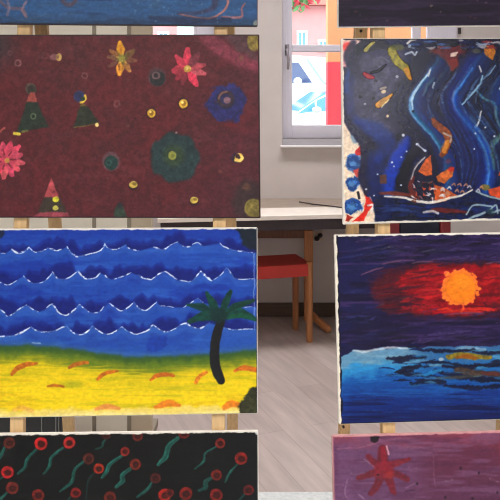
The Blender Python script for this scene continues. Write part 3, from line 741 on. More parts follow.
wid = [[1, 2.4, 1.1, 1.5, 1.7, 1.3, 1.1, 1.8, .8, 1.5, .8, 1.3], [1.1, .9, 1.2, 2.2, 1.3, 2.2, 1, 2, 1.4, 1.1, 2.4, 1.1], [1.5, 1.1, 1.6, 1.3, 1.3, 1.4, 1.1, 1.1, 2.4, .9], [2, 1.6, 1.8, 1.3, 1.3, 1.6, 1.6, .9]]
for r, row in enumerate(rows):                       # dark pigment filling the cups above each crest
    line = np.array(sorted([tuple(q) for sg in row for q in spline(sg)])+[(262, row[-1][-1][1])])
    yc = np.interp(X, line[:, 0], line[:, 1]); xs = np.linspace(-20, 260, 281)
    yl = np.interp(xs, line[:, 0], line[:, 1]); k_ = np.ones(41)/41
    ya = np.interp(X, xs, np.convolve(np.pad(yl, 20, mode='edge'), k_, 'valid'))
    top = ya-10+fbm(X, X*0, 10, 13, 300+r, 2)*13-6.5+p.n1*5
    m_ = smooth(-1.6, 2.2, Y-top)*smooth(.8, -.8, Y-yc)
    p.mix(m_*.68, (24, 40, 132), .00005, .15); p.mix(smooth(2, 6, Y-top)*smooth(.8, -.8, Y-yc)*.6, (20, 30, 112))
    p.mix(smooth(-.5, 2, Y-yc)*smooth(9, 3, Y-yc)*.45, (62, 108, 188))
for r, row in enumerate(rows):
    for sg, w in zip(row, wid[r]):
        p.stroke(sg, [w*.3, w*.75, w*.45, w*.8, w*.3], (220, 228, 246), .95, soft=.8, warp=.6, h=.0004, dry=.75)
p.stroke([(254.5, 253), (255, 275), (254.5, 300), (255, 330)], .9, (180, 195, 225), .5, warp=1)
p.stroke([(32, 343), (40, 343.6)], 1, (190, 205, 225), .8)
p.poly([(150, 338), (168, 335), (167, 345), (160, 352), (146, 353)], (30, 64, 158), .7, soft=3, warp=2)
# shore
yb = np.interp(X, [-20, 0, 30, 60, 90, 130, 170, 215, 258], [346, 346, 345, 347.5, 351.5, 357, 356.5, 353.5, 349])+p.n1*3
t = Y-yb
sh = smooth(-2, 3, t)
p.mix(smooth(-7, 1, t)*(1-sh)*.6, (70, 112, 150))
p.mix(sh, (66, 100, 50), .0002); p.mix(smooth(2, 11, t+p.n2*5)*sh*.9, (126, 140, 34)); p.mix(smooth(9, 22, t+p.n2*6), (222, 198, 26)); p.mix(smooth(24, 46, t), (238, 210, 28))
p.noise((190, 180, 28), 34, 3, .5, .72, .6, 14, mask=smooth(8, 14, t)); p.noise((240, 208, 30), 30, 2.5, .52, .74, .7, 16, mask=smooth(14, 24, t)); p.noise((214, 176, 20), 26, 3, .58, .76, .4, 18, mask=smooth(26, 40, t))
p.noise((96, 124, 40), 40, 3, .52, .7, .6, 19, mask=smooth(4, 9, t)*(1-smooth(14, 24, t)))
p.ell(72, 385, 9, 3, (160, 164, 40), .6, soft=4)
yb2 = np.interp(X, [-20, 257], [418.3, 413.6])
p.mix(smooth(9.5, 5.5, yb2-Y+p.n1*7)*.85, (238, 216, 132), .0002); p.mix(smooth(4, 1, yb2-Y+p.n2*4)*.7, (240, 226, 170))
OR = (204, 112, 40)
for pts, w, c in (([(12, 374.5), (17, 369), (25, 365.5), (37, 363.8)], [3.2, 4.6, 4.6, 2], (196, 112, 36)), ([(69, 368), (76, 364.5), (88, 363)], [2.4, 4.4, 2.6], (196, 116, 40)), ([(98, 380), (103, 375), (110, 372.5), (118, 372)], [2.8, 4, 3.4, 1.4], (200, 112, 38)), ([(47.5, 386.6), (55, 385.6), (63.5, 387)], [2, 3.2, 2], (196, 116, 34)), ([(151, 380.5), (157, 376.3), (165, 374.8), (174, 376)], [2, 4, 4, 2.6], OR), ([(196, 383), (199, 377.5), (207, 372.5)], [3, 3.6, 2.6], (220, 132, 44)), ([(235, 371), (245, 368.2), (257, 370.5)], [2.4, 4.6, 4.6], OR)):
    p.stroke(pts, w, c, .95, soft=1.2, warp=.7, h=.0002, tex=.22)
for pts, w in (([(156, 407.5), (163, 405), (171, 403.5), (179, 405.5)], [3, 6.5, 6, 3]), ([(225, 408), (232, 404.5), (240, 405.5)], [4, 7, 5])): p.stroke(pts, w, (226, 132, 44), .9, soft=2, warp=1, h=.0003)
p.stroke([(14, 410.5), (22, 408), (32, 411)], [3, 5, 3], (232, 176, 92), .7, soft=2.5); p.stroke([(96, 409.5), (107, 406.6), (119, 408.5)], [3, 5, 3], (226, 150, 84), .9, soft=2)
# palm
TR = (34, 34, 38)
p.stroke([(221, 322), (216.5, 338), (215, 352), (215.5, 365), (218.5, 375), (221.5, 381)], [8, 9, 9, 9.5, 9.5, 7.5], TR, 1, soft=1, warp=.5, h=.0004)
for pts, w in (([(220, 318), (213, 304), (207, 293)], [5, 8, 3.5]), ([(221, 318), (226, 303), (231, 291.5)], [5, 7.5, 3.5]), ([(223, 318), (236, 307), (254, 300.5)], [4, 8, 3]), ([(222, 317), (240, 313.5), (259, 321)], [5, 10, 2.5]), ([(219, 317), (203, 308), (188, 305)], [5, 8, 2.5]), ([(219, 318), (203, 317), (190, 322)], [5, 9, 4])):
    p.stroke(pts, w, (20, 74, 66), 1, soft=1.3, warp=.6, h=.0003, tex=.25)
p.stroke([(228, 318.5), (242, 315.5), (255, 320)], [3, 4.5, 1.5], (26, 96, 68), .8, soft=2); p.ell(219.5, 316, 8, 8, (20, 52, 54), .8, soft=4)
p.stroke([(226, 314), (238, 307), (250, 302.5)], 2.2, (18, 62, 50), .8, soft=1.5); p.stroke([(216, 311), (204, 307.5), (192, 306)], 2.2, (16, 60, 62), .8, soft=1.5)
# dark corners, primed top edge
p.poly([(233, 228), (240, 235), (243, 244), (252, 250), (259, 251), (259, 226)], (30, 40, 50), .95, soft=3, warp=2); p.ell(-1, 233, 5, 5, (34, 40, 60), .8, soft=2)
p.poly([(239, 415), (240, 404), (246, 396), (251, 389), (259, 386), (259, 416)], (52, 54, 36), .97, soft=2.5, warp=2.2, tex=.35)
p.noise((84, 84, 56), 4, 4, .5, .7, .6, 22, mask=smooth(240, 246, X)*smooth(388, 398, Y))
p.tone(.07, 3, 2, 31)
p.gam(1.08)
p.edge('t', .9, (214, 212, 214), .9); p.edge('r', .5, (50, 56, 84), .3)
canvas_painting(PL, C, p, 'beach painting with blue waves, yellow sand and a palm tree', M['canvas'], .5, relief=.8, spec=.25)

# ---- black painting with red-headed squiggles
C = [(-20, 434.2), (258.2, 431.0), (259.2, 616), (-20, 621)]
p = Paint(C, 419, 277, (20, 17, 18), 41)
p.mix(smooth(150, 260, p.x)*.7, (24, 28, 34))
p.noise((34, 30, 32), 30, 5, .5, .75, .6, 3)
TE = (52, 118, 108)
tails = [([(4, 447), (0, 456), (-4, 462)], 3, 1), ([(36, 449.5), (27, 459), (24.5, 467), (17.5, 473.5)], 2.8, 1), ([(62.5, 447.5), (51, 457), (49, 466), (43.5, 473.5)], 2.6, 1), ([(5, 475), (-6, 484)], 2, .8), ([(7, 492.5), (0, 499), (-4, 504)], 2.6, .9),
 ([(83.5, 461), (74.5, 470), (71.5, 482), (60, 491)], 2.8, .95), ([(94.5, 472), (87.5, 482), (86, 500)], 1.5, .45), ([(122.5, 455), (110, 464), (107, 471), (102, 477.5)], 3.6, 1), ([(109, 436.5), (103.5, 441), (102, 446), (95.5, 448.5)], 2.2, .7), ([(132, 467), (123, 474.5), (122.5, 481), (116, 487)], 4.4, 1), ([(152, 482), (147.5, 489), (137, 497.5)], 2.8, .85),
 ([(178, 437.5), (168.5, 446), (166, 456), (158.5, 464.5)], 5, 1), ([(217, 446), (205.5, 453), (204, 461), (195, 468.5)], 1.9, .95), ([(237.5, 464), (230, 473), (225.5, 482)], 1.9, .85), ([(213, 477), (206, 482), (206, 487.5), (199, 490.5)], 4.2, .75), ([(245, 494), (240, 500)], 3, .7), ([(184, 497), (180, 506)], 2.5, .7), ([(215, 500), (206, 510)], 2.5, .8), ([(136, 441), (134, 444)], 1.2, .3), ([(70, 497), (66, 504)], 2, .7)]
heads = [(9, 442.5, 5.7, (122, 60, 48)), (41, 443, 6.4, (196, 54, 52)), (69, 442.3, 5.9, (184, 62, 58)), (7, 472, 6.2, (196, 50, 54)), (12, 488, 6.2, (140, 58, 50)), (38, 495, 6, (140, 52, 44)), (75.5, 493, 5.2, (150, 46, 44)), (88.5, 458.5, 5.6, (104, 50, 40)), (98.8, 468.5, 5.2, (176, 66, 40)), (125, 451, 4.6, (156, 54, 46)), (106, 434, 5, (92, 40, 34)), (137.5, 435.5, 5.2, (120, 50, 40)), (135.5, 464, 5.6, (136, 58, 42)), (155.5, 478, 5.2, (98, 44, 42)), (110, 497.5, 6, (128, 52, 38)), (165, 495, 6.3, (176, 56, 46)), (184, 432.5, 5.6, (124, 50, 44)), (220.5, 442.8, 5, (146, 56, 48)), (241.5, 458.3, 6.2, (160, 56, 48)), (217, 475, 5.2, (136, 50, 42)), (186, 493.5, 6.4, (146, 50, 44)), (216.5, 495, 6.2, (146, 48, 46)), (249, 490, 5.2, (124, 44, 46)), (170, 493, 4, (120, 44, 40))]
for k in range(26):                                  # the lower part goes on in the same way
    x, y = rnd.uniform(0, 250), rnd.uniform(510, 608); heads.append((x, y, 5.5, (150, 54, 46))); tails.append(([(x-4, y+4), (x-13, y+13), (x-15, y+20), (x-22, y+27)], 2.8, .9))
for pts, w, a in tails:
    p.stroke(pts, [w*.7, w, w*1.05, w*.6], TE, a, soft=1, warp=.5, h=.0003, tex=.25)
    p.stroke([(x+.5, y+.2) for x, y in pts], w*.35, (34, 86, 80), a*.8, soft=.8, warp=.4)
for x, y, r, c in heads:
    p.ell(x, y, r, r, c, .95, soft=1, warp=.5, h=.0004, tex=.22); p.ell(x+.3, y+.3, r*.55, r*.5, (58, 22, 18), .8, soft=1.4, warp=.4); p.ell(x+.8, y+.6, r*.25, r*.25, (96, 36, 28), .7)
p.tone(.16, 4, 2, 31)
p.gam(1.25)
p.edge('t', 1.0, (222, 216, 206), .9); p.edge('r', 1.2, (30, 34, 40), .4)
p.ell(258, 432, 2.2, 2.2, (226, 224, 220), .9)
canvas_painting(PL, C, p, 'black painting with red ringed dots trailing green tails, bottom of the left column', M['canvas'], .5, spec=.25)

# ---- dark purple painting, top of the right column
C = [(337.6, -160), (606, -150), (606, 25), (337.8, 27.6)]
p = Paint(C, 403, 281, (40, 30, 50), 51)
p.noise((58, 44, 72), 40, 4, .5, .75, .7, 3); p.noise((28, 22, 36), 30, 5, .5, .7, .6, 6)
for k in range(150):
    x, y = rnd.uniform(342, 600), rnd.uniform(-150, 22); p.ell(x, y, rnd.uniform(.5, 1.2), rnd.uniform(.5, .9), rnd.choice([(112, 92, 96), (96, 60, 56), (80, 70, 100), (120, 110, 90)]), .6, h=.0003)
for k in range(22):
    x, y = rnd.uniform(345, 590), rnd.uniform(-150, -5); p.stroke([(x, y), (x+16, y+rnd.uniform(-5, 5)), (x+34, y+rnd.uniform(-3, 8))], [1, 3, 1], rnd.choice([(84, 60, 100), (60, 70, 120), (110, 60, 80)]), .6, soft=1.5)
p.tone(.12, 5, 2, 31); p.edge('b', .8, (70, 56, 84), .8)
canvas_painting(PR, C, p, 'dark purple painting above the swirling blue one, top of the right column', M['canvas'], .5, spec=.25)

# ---- swirling dark blue painting
C = [(341.2, 38.2), (606, 38.2), (606, 217.6), (343.2, 224.6)]
p = Paint(C, 600, 412, (30, 30, 56), 61)
X, Y = p.x, p.y
p.noise((24, 36, 84), 30, 40, .45, .72, .8, 3); p.noise((40, 38, 62), 20, 30, .5, .72, .6, 6)
NAVY = (24, 28, 62); BL = (28, 66, 142); LB = (88, 134, 178); WH = (226, 222, 222); OG = (206, 104, 42)
p.poly([(360, 55), (398, 45), (412, 92), (404, 132), (372, 142), (345, 118), (343, 95)], (80, 76, 100), .9, soft=8, warp=3, tex=.25)  # grey body tone, with the gloss reflection put into the colour
p.noise((112, 110, 128), 6, 5, .5, .75, .7, 11, mask=smooth(412, 396, X)*smooth(355, 366, X)*smooth(136, 118, Y)*smooth(52, 62, Y))  # paler flecks of the same painted sheen
# bare canvas at the left
p.poly([(340, 36), (358, 40), (352, 46), (347, 56), (345, 68), (342, 80), (340, 96)], (232, 204, 196), 1, soft=1.5, warp=1.2)
p.ell(347, 47, 5, 5, (216, 84, 84), .85, soft=3); p.ell(345, 60, 2.4, 8, (206, 150, 160), .7, soft=2)
p.poly([(340, 117), (344, 119), (350, 126), (357, 136), (364, 144), (364, 155), (366, 164), (362, 176), (366, 190), (370, 203), (374, 214), (374, 226), (340, 226)], (232, 216, 200), 1, soft=1.2, warp=1.2)
for (x, y, rx, ry) in ((352.5, 163.5, 7.5, 9), (351.5, 184, 7, 6.5), (352, 207, 8.5, 7.5)):
    p.ell(x, y, rx, ry, (72, 116, 166), .95, soft=2, warp=3, tex=.45); p.ring(x, y, rx*.9, 2.4, (40, 76, 128), .8, warp=3.2); p.ell(x-1, y+1, 2.6, 2, (120, 160, 196), .7, soft=1.5)
p.ell(354, 136, 4, 8, (120, 148, 172), .7, soft=2); p.poly([(354, 152), (359, 146), (365, 142), (366, 150), (360, 156), (355, 156)], (176, 42, 44), .95)
p.poly([(352, 171), (360, 168), (362, 175), (355, 178)], (190, 90, 84), .9, soft=1.5); p.poly([(361, 184), (366, 196), (372, 206), (366, 212), (362, 222), (352, 222), (362, 212), (364, 200)], (196, 58, 46), .95, soft=1.2, warp=1)
p.poly([(346, 215), (352, 218), (348, 222), (345, 221)], (150, 56, 46), .95); p.stroke([(357, 193), (358, 199)], 2, (40, 32, 44)); p.stroke([(366, 206), (371, 206), (370, 212)], 1.6, WH, .9); p.stroke([(346, 202), (352, 199.5), (358, 203)], 2.2, (44, 90, 150), .9)
# dark body edge
p.stroke([(343, 70), (342.6, 98), (344, 117), (350, 127), (358, 138), (363, 150), (362.5, 165), (360, 178), (366, 194)], [6, 7, 6, 7, 8, 8, 8, 7, 6], (34, 34, 66), .95, soft=2, warp=1.2)
p.stroke([(352, 75), (349, 90), (350, 112), (362, 128)], [3, 7, 9, 4], (52, 56, 104), .75, soft=4); p.stroke([(349, 66), (346, 80), (346, 92)], 4, (54, 84, 138), .75, soft=2)
p.stroke([(352, 42), (349, 56), (354, 70), (362, 80)], [5, 12, 10, 4], (46, 44, 72), .9, soft=3); p.stroke([(364, 50), (374, 44), (388, 48)], [6, 9, 6], (34, 32, 54), .9, soft=2)
# blue glows
for pts, w, a in (([(356, 122), (372, 130), (384, 144), (376, 160)], [6, 14, 18, 8], .7), ([(404, 140), (394, 158), (388, 176), (386, 196)], [6, 13, 13, 10], .95), ([(372, 158), (376, 178), (374, 196)], [12, 20, 14], .5), ([(446, 90), (440, 108), (446, 126), (458, 146), (464, 172)], [8, 12, 12, 14, 12], .7), ([(490, 90), (498, 108), (505, 140), (500, 170)], [10, 14, 14, 12], .7), ([(420, 100), (428, 120), (440, 136), (446, 160), (440, 186)], [4, 12, 14, 16, 10], .5), ([(474, 130), (488, 160), (486, 190)], [8, 16, 14], .6)):
    p.stroke(pts, w, BL, a*.85, soft=7, warp=1.5, h=.0002)
r1 = np.interp(Y, [36, 52, 68, 80, 92, 104, 113, 125, 136, 148, 160, 180, 200, 230], [446, 437, 427, 420, 411, 406.5, 408, 417, 427, 435, 440, 443, 440, 436])
r2 = np.interp(Y, [36, 52, 68, 84, 94, 104, 116, 127, 138, 152, 172, 190, 230], [488, 478, 468, 458, 451, 450, 457, 466, 474, 481, 485, 482, 476])
sv = (X-r1+p.n1*3)/(r2-r1)
ks = [-1.3, -.8, -.5, -.22, -.05, .02, .12, .26, .42, .6, .78, .9, .99, 1.06, 1.2, 1.45, 1.75, 2.0, 2.3, 2.8, 3.6, 5]
kc = np.array([(46, 44, 62), (40, 38, 56), (38, 36, 60), (28, 30, 60), (34, 48, 92), (62, 110, 150), (34, 70, 122), (30, 42, 94), (36, 44, 90), (38, 38, 70), (30, 44, 96), (24, 58, 132), (50, 106, 170), (30, 78, 142), (22, 46, 92), (28, 40, 66), (26, 44, 74), (30, 62, 110), (20, 28, 84), (24, 30, 60), (30, 60, 120), (24, 28, 50)], float)
fl = np.stack([np.interp(sv, ks, kc[:, i]) for i in range(3)], -1)
st = fbm(sv*46+p.n1*3.5, Y, 3.4, 52, 640, 4); fl *= (.62+.76*st)[..., None]
mk = smooth(-.75, -.35, sv+p.n2*.3)*smooth(46, 58, Y+p.n1*10)*smooth(206, 190, Y)
p.c = p.c*(1-.86*mk[..., None])+fl*.86*mk[..., None]; p.h += mk*(st-.5)*.0003
p.stroke([(404, 140), (394, 158), (388, 176), (386, 196)], [5, 11, 11, 8], (30, 76, 164), .85, soft=6, warp=1.5, h=.0002)
p.stroke([(416, 148), (404, 164), (398, 182), (404, 194)], [3, 8, 10, 5], (18, 16, 34), .85, soft=4, warp=1.5)
# long ribbons
p.stroke([(427, 68), (420, 80), (411, 92), (406.5, 104), (408, 113), (417, 125), (427, 136), (435, 148), (438, 156)], [1, 2, 3.2, 3.6, 3, 2.2, 1.9, 1.6, 1], (140, 180, 212), .92, soft=2, warp=.6, h=.0007)
p.stroke([(424, 74), (414, 88), (408.5, 100), (409, 110)], [1, 1.8, 2, 1], (196, 212, 226), .9, h=.0004); p.stroke([(410, 114), (421, 127), (432, 140), (438, 152)], 3, (40, 100, 128), .6, soft=2)
p.stroke([(430, 78), (424, 86), (420, 96)], [2.6, 3, 1], (70, 96, 116), .9, h=.0004); p.stroke([(426, 70), (424, 76)], 1.4, WH, .9); p.stroke([(430, 83), (429, 88)], 1.8, (190, 204, 210), .8)
p.stroke([(468, 68), (458, 84), (451, 94), (450, 104), (457, 116), (466, 127), (474, 138), (481, 152), (485, 172), (482, 190)], [.8, 1.2, 1.9, 2.4, 2, 1.8, 1.6, 1.4, 1.4, .8], (92, 148, 200), .9, soft=2, warp=.6, h=.0006)
p.stroke([(452, 98), (452, 106), (460, 118), (468, 128)], 6, (28, 80, 152), .6, soft=4)
p.stroke([(478, 76), (476, 84), (468, 94), (458, 105)], [1.4, 1.8, 2, 1], (164, 192, 210), .9, h=.0005); p.stroke([(491, 66), (486, 73), (479, 79)], [1, 1.8, 1.4], (150, 170, 190), .85); p.stroke([(475, 66), (477, 72)], 1.2, WH, .9)
p.stroke([(472, 91), (480, 99), (491, 105), (492, 116), (496, 127), (499, 134), (488, 148)], [1.4, 2, 2.2, 2, 1.8, 1.7, 2.6], (104, 146, 160), .9, soft=1.8, h=.0005)
p.stroke([(499, 134), (492, 140), (488, 148), (490, 170)], [3, 4, 5, 1.6], (100, 132, 116), .7, soft=2.5); p.stroke([(492, 105), (506, 94)], 2, (44, 70, 120), .8)
p.stroke([(477, 112), (474, 124), (471, 128)], [1, 1.6, 2], WH, .9, h=.0005); p.stroke([(471, 128), (478, 134), (486, 152)], [2.4, 3, 2], (66, 112, 168), .85)
p.stroke([(498, 86), (496, 89), (503, 84)], 1.8, (216, 216, 222), .9)
for k, dx in enumerate((0, 5, 10, 15)):
    p.stroke([(440+dx, 118), (452+dx, 140), (459+dx, 162), (457+dx*.8, 182), (450+dx, 196)], [.8, 1.4, 1.4, 1.2, .8], (50, 88, 146), .6, soft=1.4, warp=.9, h=.0001, dry=.5)
for k in range(30):
    a0 = rnd.uniform(0, 1); x, y = rnd.uniform(500, 600), rnd.uniform(80, 190)
    p.stroke([(x, y), (x+rnd.uniform(2, 6), y+9), (x+rnd.uniform(5, 10), y+rnd.uniform(16, 26))], [.6, 1.4, .6], rnd.choice([(46, 66, 112), (30, 50, 110), (20, 22, 44), (54, 74, 100)]), .55, soft=1, h=.0004)
p.sat(1.25)
for k in range(60):      # loose brush marks running with the ribbons
    y0 = rnd.uniform(60, 150); f_ = rnd.uniform(.15, 2.2); ys_ = [y0, y0+12, y0+24, y0+rnd.uniform(30, 44)]
    rr1 = np.interp(ys_, [36, 52, 68, 80, 92, 104, 113, 125, 136, 148, 160, 180, 200], [446, 437, 427, 420, 411, 406.5, 408, 417, 427, 435, 440, 443, 440])
    rr2 = np.interp(ys_, [36, 52, 68, 84, 94, 104, 116, 127, 138, 152, 172, 190], [488, 478, 468, 458, 451, 450, 457, 466, 474, 481, 485, 482])
    p.stroke([(a_+(b_-a_)*f_, y_) for a_, b_, y_ in zip(rr1, rr2, ys_)], [.5, rnd.uniform(1, 2.6), rnd.uniform(1, 2.6), .5], rnd.choice([(18, 18, 40), (96, 130, 166), (70, 100, 140), (34, 60, 120), (52, 56, 84), (24, 80, 150), (44, 74, 104)]), rnd.uniform(.4, .8), soft=1.2, warp=.8, h=.0002, dry=.7)
# warm patches
p.stroke([(388, 50), (393, 60), (402, 68), (406, 78)], [7, 8, 7, 3], (158, 148, 52), .97, soft=1, warp=1.2, h=.0006, tex=.3); p.stroke([(403, 70), (407, 79)], [5, 3], (208, 150, 56), .9, h=.0004)
p.ell(394, 47, 7, 3, (112, 112, 60), .8, soft=2); p.stroke([(364, 50), (369, 44), (372, 42)], [3.4, 3, 1.5], (188, 178, 96), .95)
p.poly([(424, 52), (436, 46), (452, 44), (466, 47), (456, 56), (454, 64), (447, 72), (443, 63), (436, 55)], (124, 40, 46), .85, soft=3.5, warp=2, tex=.3); p.poly([(443, 60), (453, 58), (455, 66), (447, 72)], (140, 54, 48), .8, soft=2, warp=1.5)
p.poly([(447, 53), (454, 52), (452, 56), (446, 56)], (226, 206, 196), .95); p.poly([(479, 46), (489, 45), (491, 52), (489, 60), (483, 57), (480, 52)], (200, 132, 50), .97, warp=1, tex=.3); p.ell(472, 51, 4, 2.4, (104, 104, 92), .8, soft=1.5)
p.stroke([(376, 106), (382, 101), (389, 95)], [5.5, 5.5, 1.6], (206, 156, 76), .98, h=.0008, tex=.2); p.stroke([(379, 108), (386, 100)], 1, (240, 226, 190), .9)
p.stroke([(363, 74), (367, 77), (371, 78)], [3.4, 4.4, 2.4], (176, 50, 64), .97, h=.0006); p.stroke([(369, 73), (376, 71), (383, 65)], [1.4, 2, 1], (28, 26, 36), .95, h=.0005)
p.stroke([(375, 58), (380, 57), (386, 62)], 1.2, (110, 110, 130), .7); p.ell(381, 92, 2.2, 2, (226, 206, 180), .95, h=.0005); p.stroke([(378, 89), (383, 88)], 1.6, (196, 180, 160), .8); p.ell(394, 77, 1.4, 1.4, (180, 180, 190), .9); p.ell(385, 117, 1.2, 1.4, (226, 206, 170), .95); p.ell(373.5, 81, 1.4, 1.2, (36, 18, 40), .9); p.ell(359, 97, 1.8, 1.8, (30, 28, 36), .9); p.ell(371, 98.5, 1.4, 1.4, (30, 28, 36), .9); p.ell(363, 104.5, 1, 1, (190, 190, 200), .9)
p.stroke([(429, 120), (433, 126), (440, 132), (444, 140), (441, 150), (438, 156)], [3, 7, 8, 8, 8, 4], (148, 82, 44), .97, soft=1.2, warp=1.3, h=.0006, tex=.35); p.stroke([(443, 143), (440, 152)], [5, 4], (216, 150, 56), .9, soft=1.5)
p.stroke([(439, 134), (443, 136), (447, 138), (446, 143)], 1.4, (180, 176, 170), .85, h=.0005)
p.poly([(415, 172), (421, 161), (427, 156), (428, 176), (422, 176)], (206, 110, 56), .98, warp=.8, tex=.25); p.stroke([(414, 176), (413, 166), (420, 159)], 1.2, (40, 30, 50), .8)
p.poly([(432, 177), (442, 171), (450, 168), (448, 177), (440, 184), (434, 182)], (204, 118, 58), .98, warp=.9, tex=.25); p.ell(447, 170, 3, 2.6, (196, 50, 44), .8, soft=1.5); p.ell(444, 162, 3, 2.4, (120, 60, 90), .7, soft=1.5)
p.poly([(430, 186), (440, 188), (453, 196), (444, 200), (431, 204)], (200, 104, 56), .98, warp=1, tex=.25)
p.stroke([(410, 178), (407, 188), (412, 198)], [3, 5, 4], (126, 48, 40), .85, soft=1.5); p.stroke([(421, 158), (412, 168), (408, 180)], [1, 1.5, 1], (206, 200, 200), .8, h=.0004)
p.poly([(494, 176), (498, 168), (508, 164), (508, 176)], (206, 100, 46), .97, warp=1); p.poly([(484, 190), (492, 188), (504, 184), (508, 196), (496, 200), (486, 196)], (208, 92, 52), .97, warp=1, tex=.25); p.ell(481, 188, 4.5, 3, (140, 124, 60), .9, soft=1.5, warp=1); p.poly([(377, 176), (384, 175), (384, 184), (378, 184)], (122, 74, 52), .85, soft=1.5)
# lower water
p.poly([(372, 206), (372, 196), (386, 197), (410, 200), (432, 205), (458, 197), (472, 190), (486, 197), (506, 203), (610, 200), (610, 230), (374, 230)], (22, 38, 86), .95, soft=2, warp=1.5, tex=.3)
p.noise((38, 66, 132), 20, 3, .5, .72, .7, 14, mask=smooth(200, 206, Y)*smooth(372, 378, X)); p.noise((16, 20, 44), 22, 3, .55, .72, .7, 16, mask=smooth(200, 206, Y)*smooth(372, 378, X))
p.stroke([(378, 194), (390, 194), (408, 196)], [2, 4, 3], (142, 62, 44), .85, soft=1.8); p.stroke([(382, 197), (398, 198), (412, 201.5), (428, 203), (444, 199), (458, 196), (468, 190.5)], [1, 2, 2.2, 2.6, 2, 1.8, 1.2], (222, 214, 206), .93, h=.0007)
p.stroke([(428, 210), (440, 211), (462, 213)], [2, 5, 2], (132, 46, 44), .85, soft=2); p.stroke([(420, 213), (428, 212), (434, 214)], 2, (222, 212, 206), .8); p.stroke([(380, 212), (396, 210), (416, 213)], [1, 3, 1], (52, 84, 142), .7, soft=2)
for pts, w in (([(465, 220), (472, 216.5), (480, 213)], 2), ([(462, 215), (466, 209), (472, 205.5), (488, 207)], 1.4), ([(488, 213), (496, 211), (505, 213)], 1.6), ([(472, 192), (484, 197), (496, 200)], 1.6), ([(486, 210), (492, 206), (494, 214)], 1.3)): p.stroke(pts, w, (170, 190, 196), .88, h=.0006)
p.ell(486, 212, 4, 3, (60, 100, 100), .6, soft=2)
for k in range(30):
    x, y = rnd.uniform(410, 431), rnd.uniform(183, 203); q_ = [(x+rnd.uniform(-3, 3), y+rnd.uniform(-3, 3)) for _ in range(4)]
    p.poly(q_, rnd.choice([WH, (206, 190, 186), (120, 60, 50), (30, 30, 60), (24, 24, 50), (190, 90, 60)]), .92, soft=.8, warp=.9, h=.0004)
for k in range(16):
    x, y = rnd.uniform(436, 476), rnd.uniform(186, 197); p.stroke([(x, y), (x+2, y-1.5), (x+3.5, y+.5)], [.8, 1.5, .8], rnd.choice([WH, (196, 140, 110), (196, 190, 196)]), .85, h=.0006)
for (x, y, r) in ((400, 136, 2), (413.5, 145, 1.6), (421, 151.5, 1.8), (389, 163, 1.3), (391, 167, 1), (403, 152, 1), (398, 186, 1.2), (375, 175, 1), (398, 158, 1), (364, 190, 1.2), (490, 137, 1.4), (372, 196, 1), (471, 134, 1.2), (481, 128, 1), (470, 150, 1)): p.ell(x, y, r*.72, r*.65, (226, 228, 236), .9, h=.0005)
p.stroke([(414, 145), (418, 149), (421, 151.5)], 1.2, (200, 206, 220), .9); p.ell(409, 112, 1, 1, (16, 14, 24), .95)
# top strip
for k in range(46):
    x = rnd.uniform(392, 600); y = rnd.uniform(40, 48); p.stroke([(x, y), (x+5, y+rnd.uniform(-1, 1.5)), (x+rnd.uniform(7, 14), y+rnd.uniform(-1, 1))], [.8, rnd.uniform(1.4, 3), .8], rnd.choice([(82, 110, 156), (150, 162, 182), (60, 84, 132), (34, 36, 60), (176, 170, 172), (40, 52, 60), (150, 60, 60)]), .85, h=.0004)
p.stroke([(404, 43), (408, 40), (412, 39)], 2, (226, 220, 210), .9); p.stroke([(402, 54), (408, 52), (411, 55), (413, 52)], 1.6, (200, 206, 216), .9); p.ell(406, 46, 1.6, 1.6, (170, 180, 190), .8)
for k in range(18):                                # out to the right
    x, y = rnd.uniform(510, 595), rnd.uniform(60, 190); p.stroke([(x, y), (x-8, y+18), (x+2, y+36)], [2, 5, 2], rnd.choice([BL, LB, OG, NAVY, (142, 44, 48)]), .8, soft=1.5, h=.0005)
p.tone(.12, 2.2, 2.2, 31)
p.gam(1.2)
p.edge('t', 1.2, (40, 36, 52), .8); p.edge('b', 1.6, (226, 218, 206), .5)
p.edge('l', 1.2, (232, 220, 208), .6)
canvas_painting(PR, C, p, 'swirling dark blue abstract painting with orange flecks and bare canvas at left', M['canvas'], .26, relief=.6, bumpk=.10)

# ---- sunset painting
C = [(334.4, 235.0), (606, 231.0), (606, 416.5), (339.2, 424.6)]
p = Paint(C, 560, 390, (50, 36, 84), 71)
X, Y = p.x, p.y
p.mix(smooth(400, 345, X)*.75, (34, 38, 88)); p.mix(smooth(262, 240, Y)*smooth(360, 420, X)*.6, (56, 40, 92))
p.noise((84, 60, 112), 34, 3, .55, .75, .7, 3, h=.0002); p.noise((34, 24, 58), 30, 4, .5, .7, .75, 6, h=.0002)
p.mix(smooth(300, 330, Y)*smooth(340, 362, X)*smooth(430, 380, X)*.5, (36, 28, 60))
for k in range(230):
    x, y = rnd.uniform(338, 596), rnd.choice([rnd.uniform(238, 266), rnd.uniform(308, 346), rnd.uniform(238, 346)])
    if x > 395 and 268 < y < 308: continue
    p.stroke([(x, y), (x+12, y-rnd.uniform(0, 3)), (x+rnd.uniform(18, 34), y-rnd.uniform(0, 5))], [.8, rnd.uniform(2, 4), .8], rnd.choice([(64, 48, 100), (42, 34, 80), (34, 26, 56), (76, 56, 112), (52, 34, 84), (92, 74, 124), (30, 20, 48)]) if x > 372 else rnd.choice([(36, 42, 96), (48, 48, 104), (24, 26, 58), (40, 36, 84), (60, 62, 118)]), .72, soft=1.1, h=.0006, dry=.5)
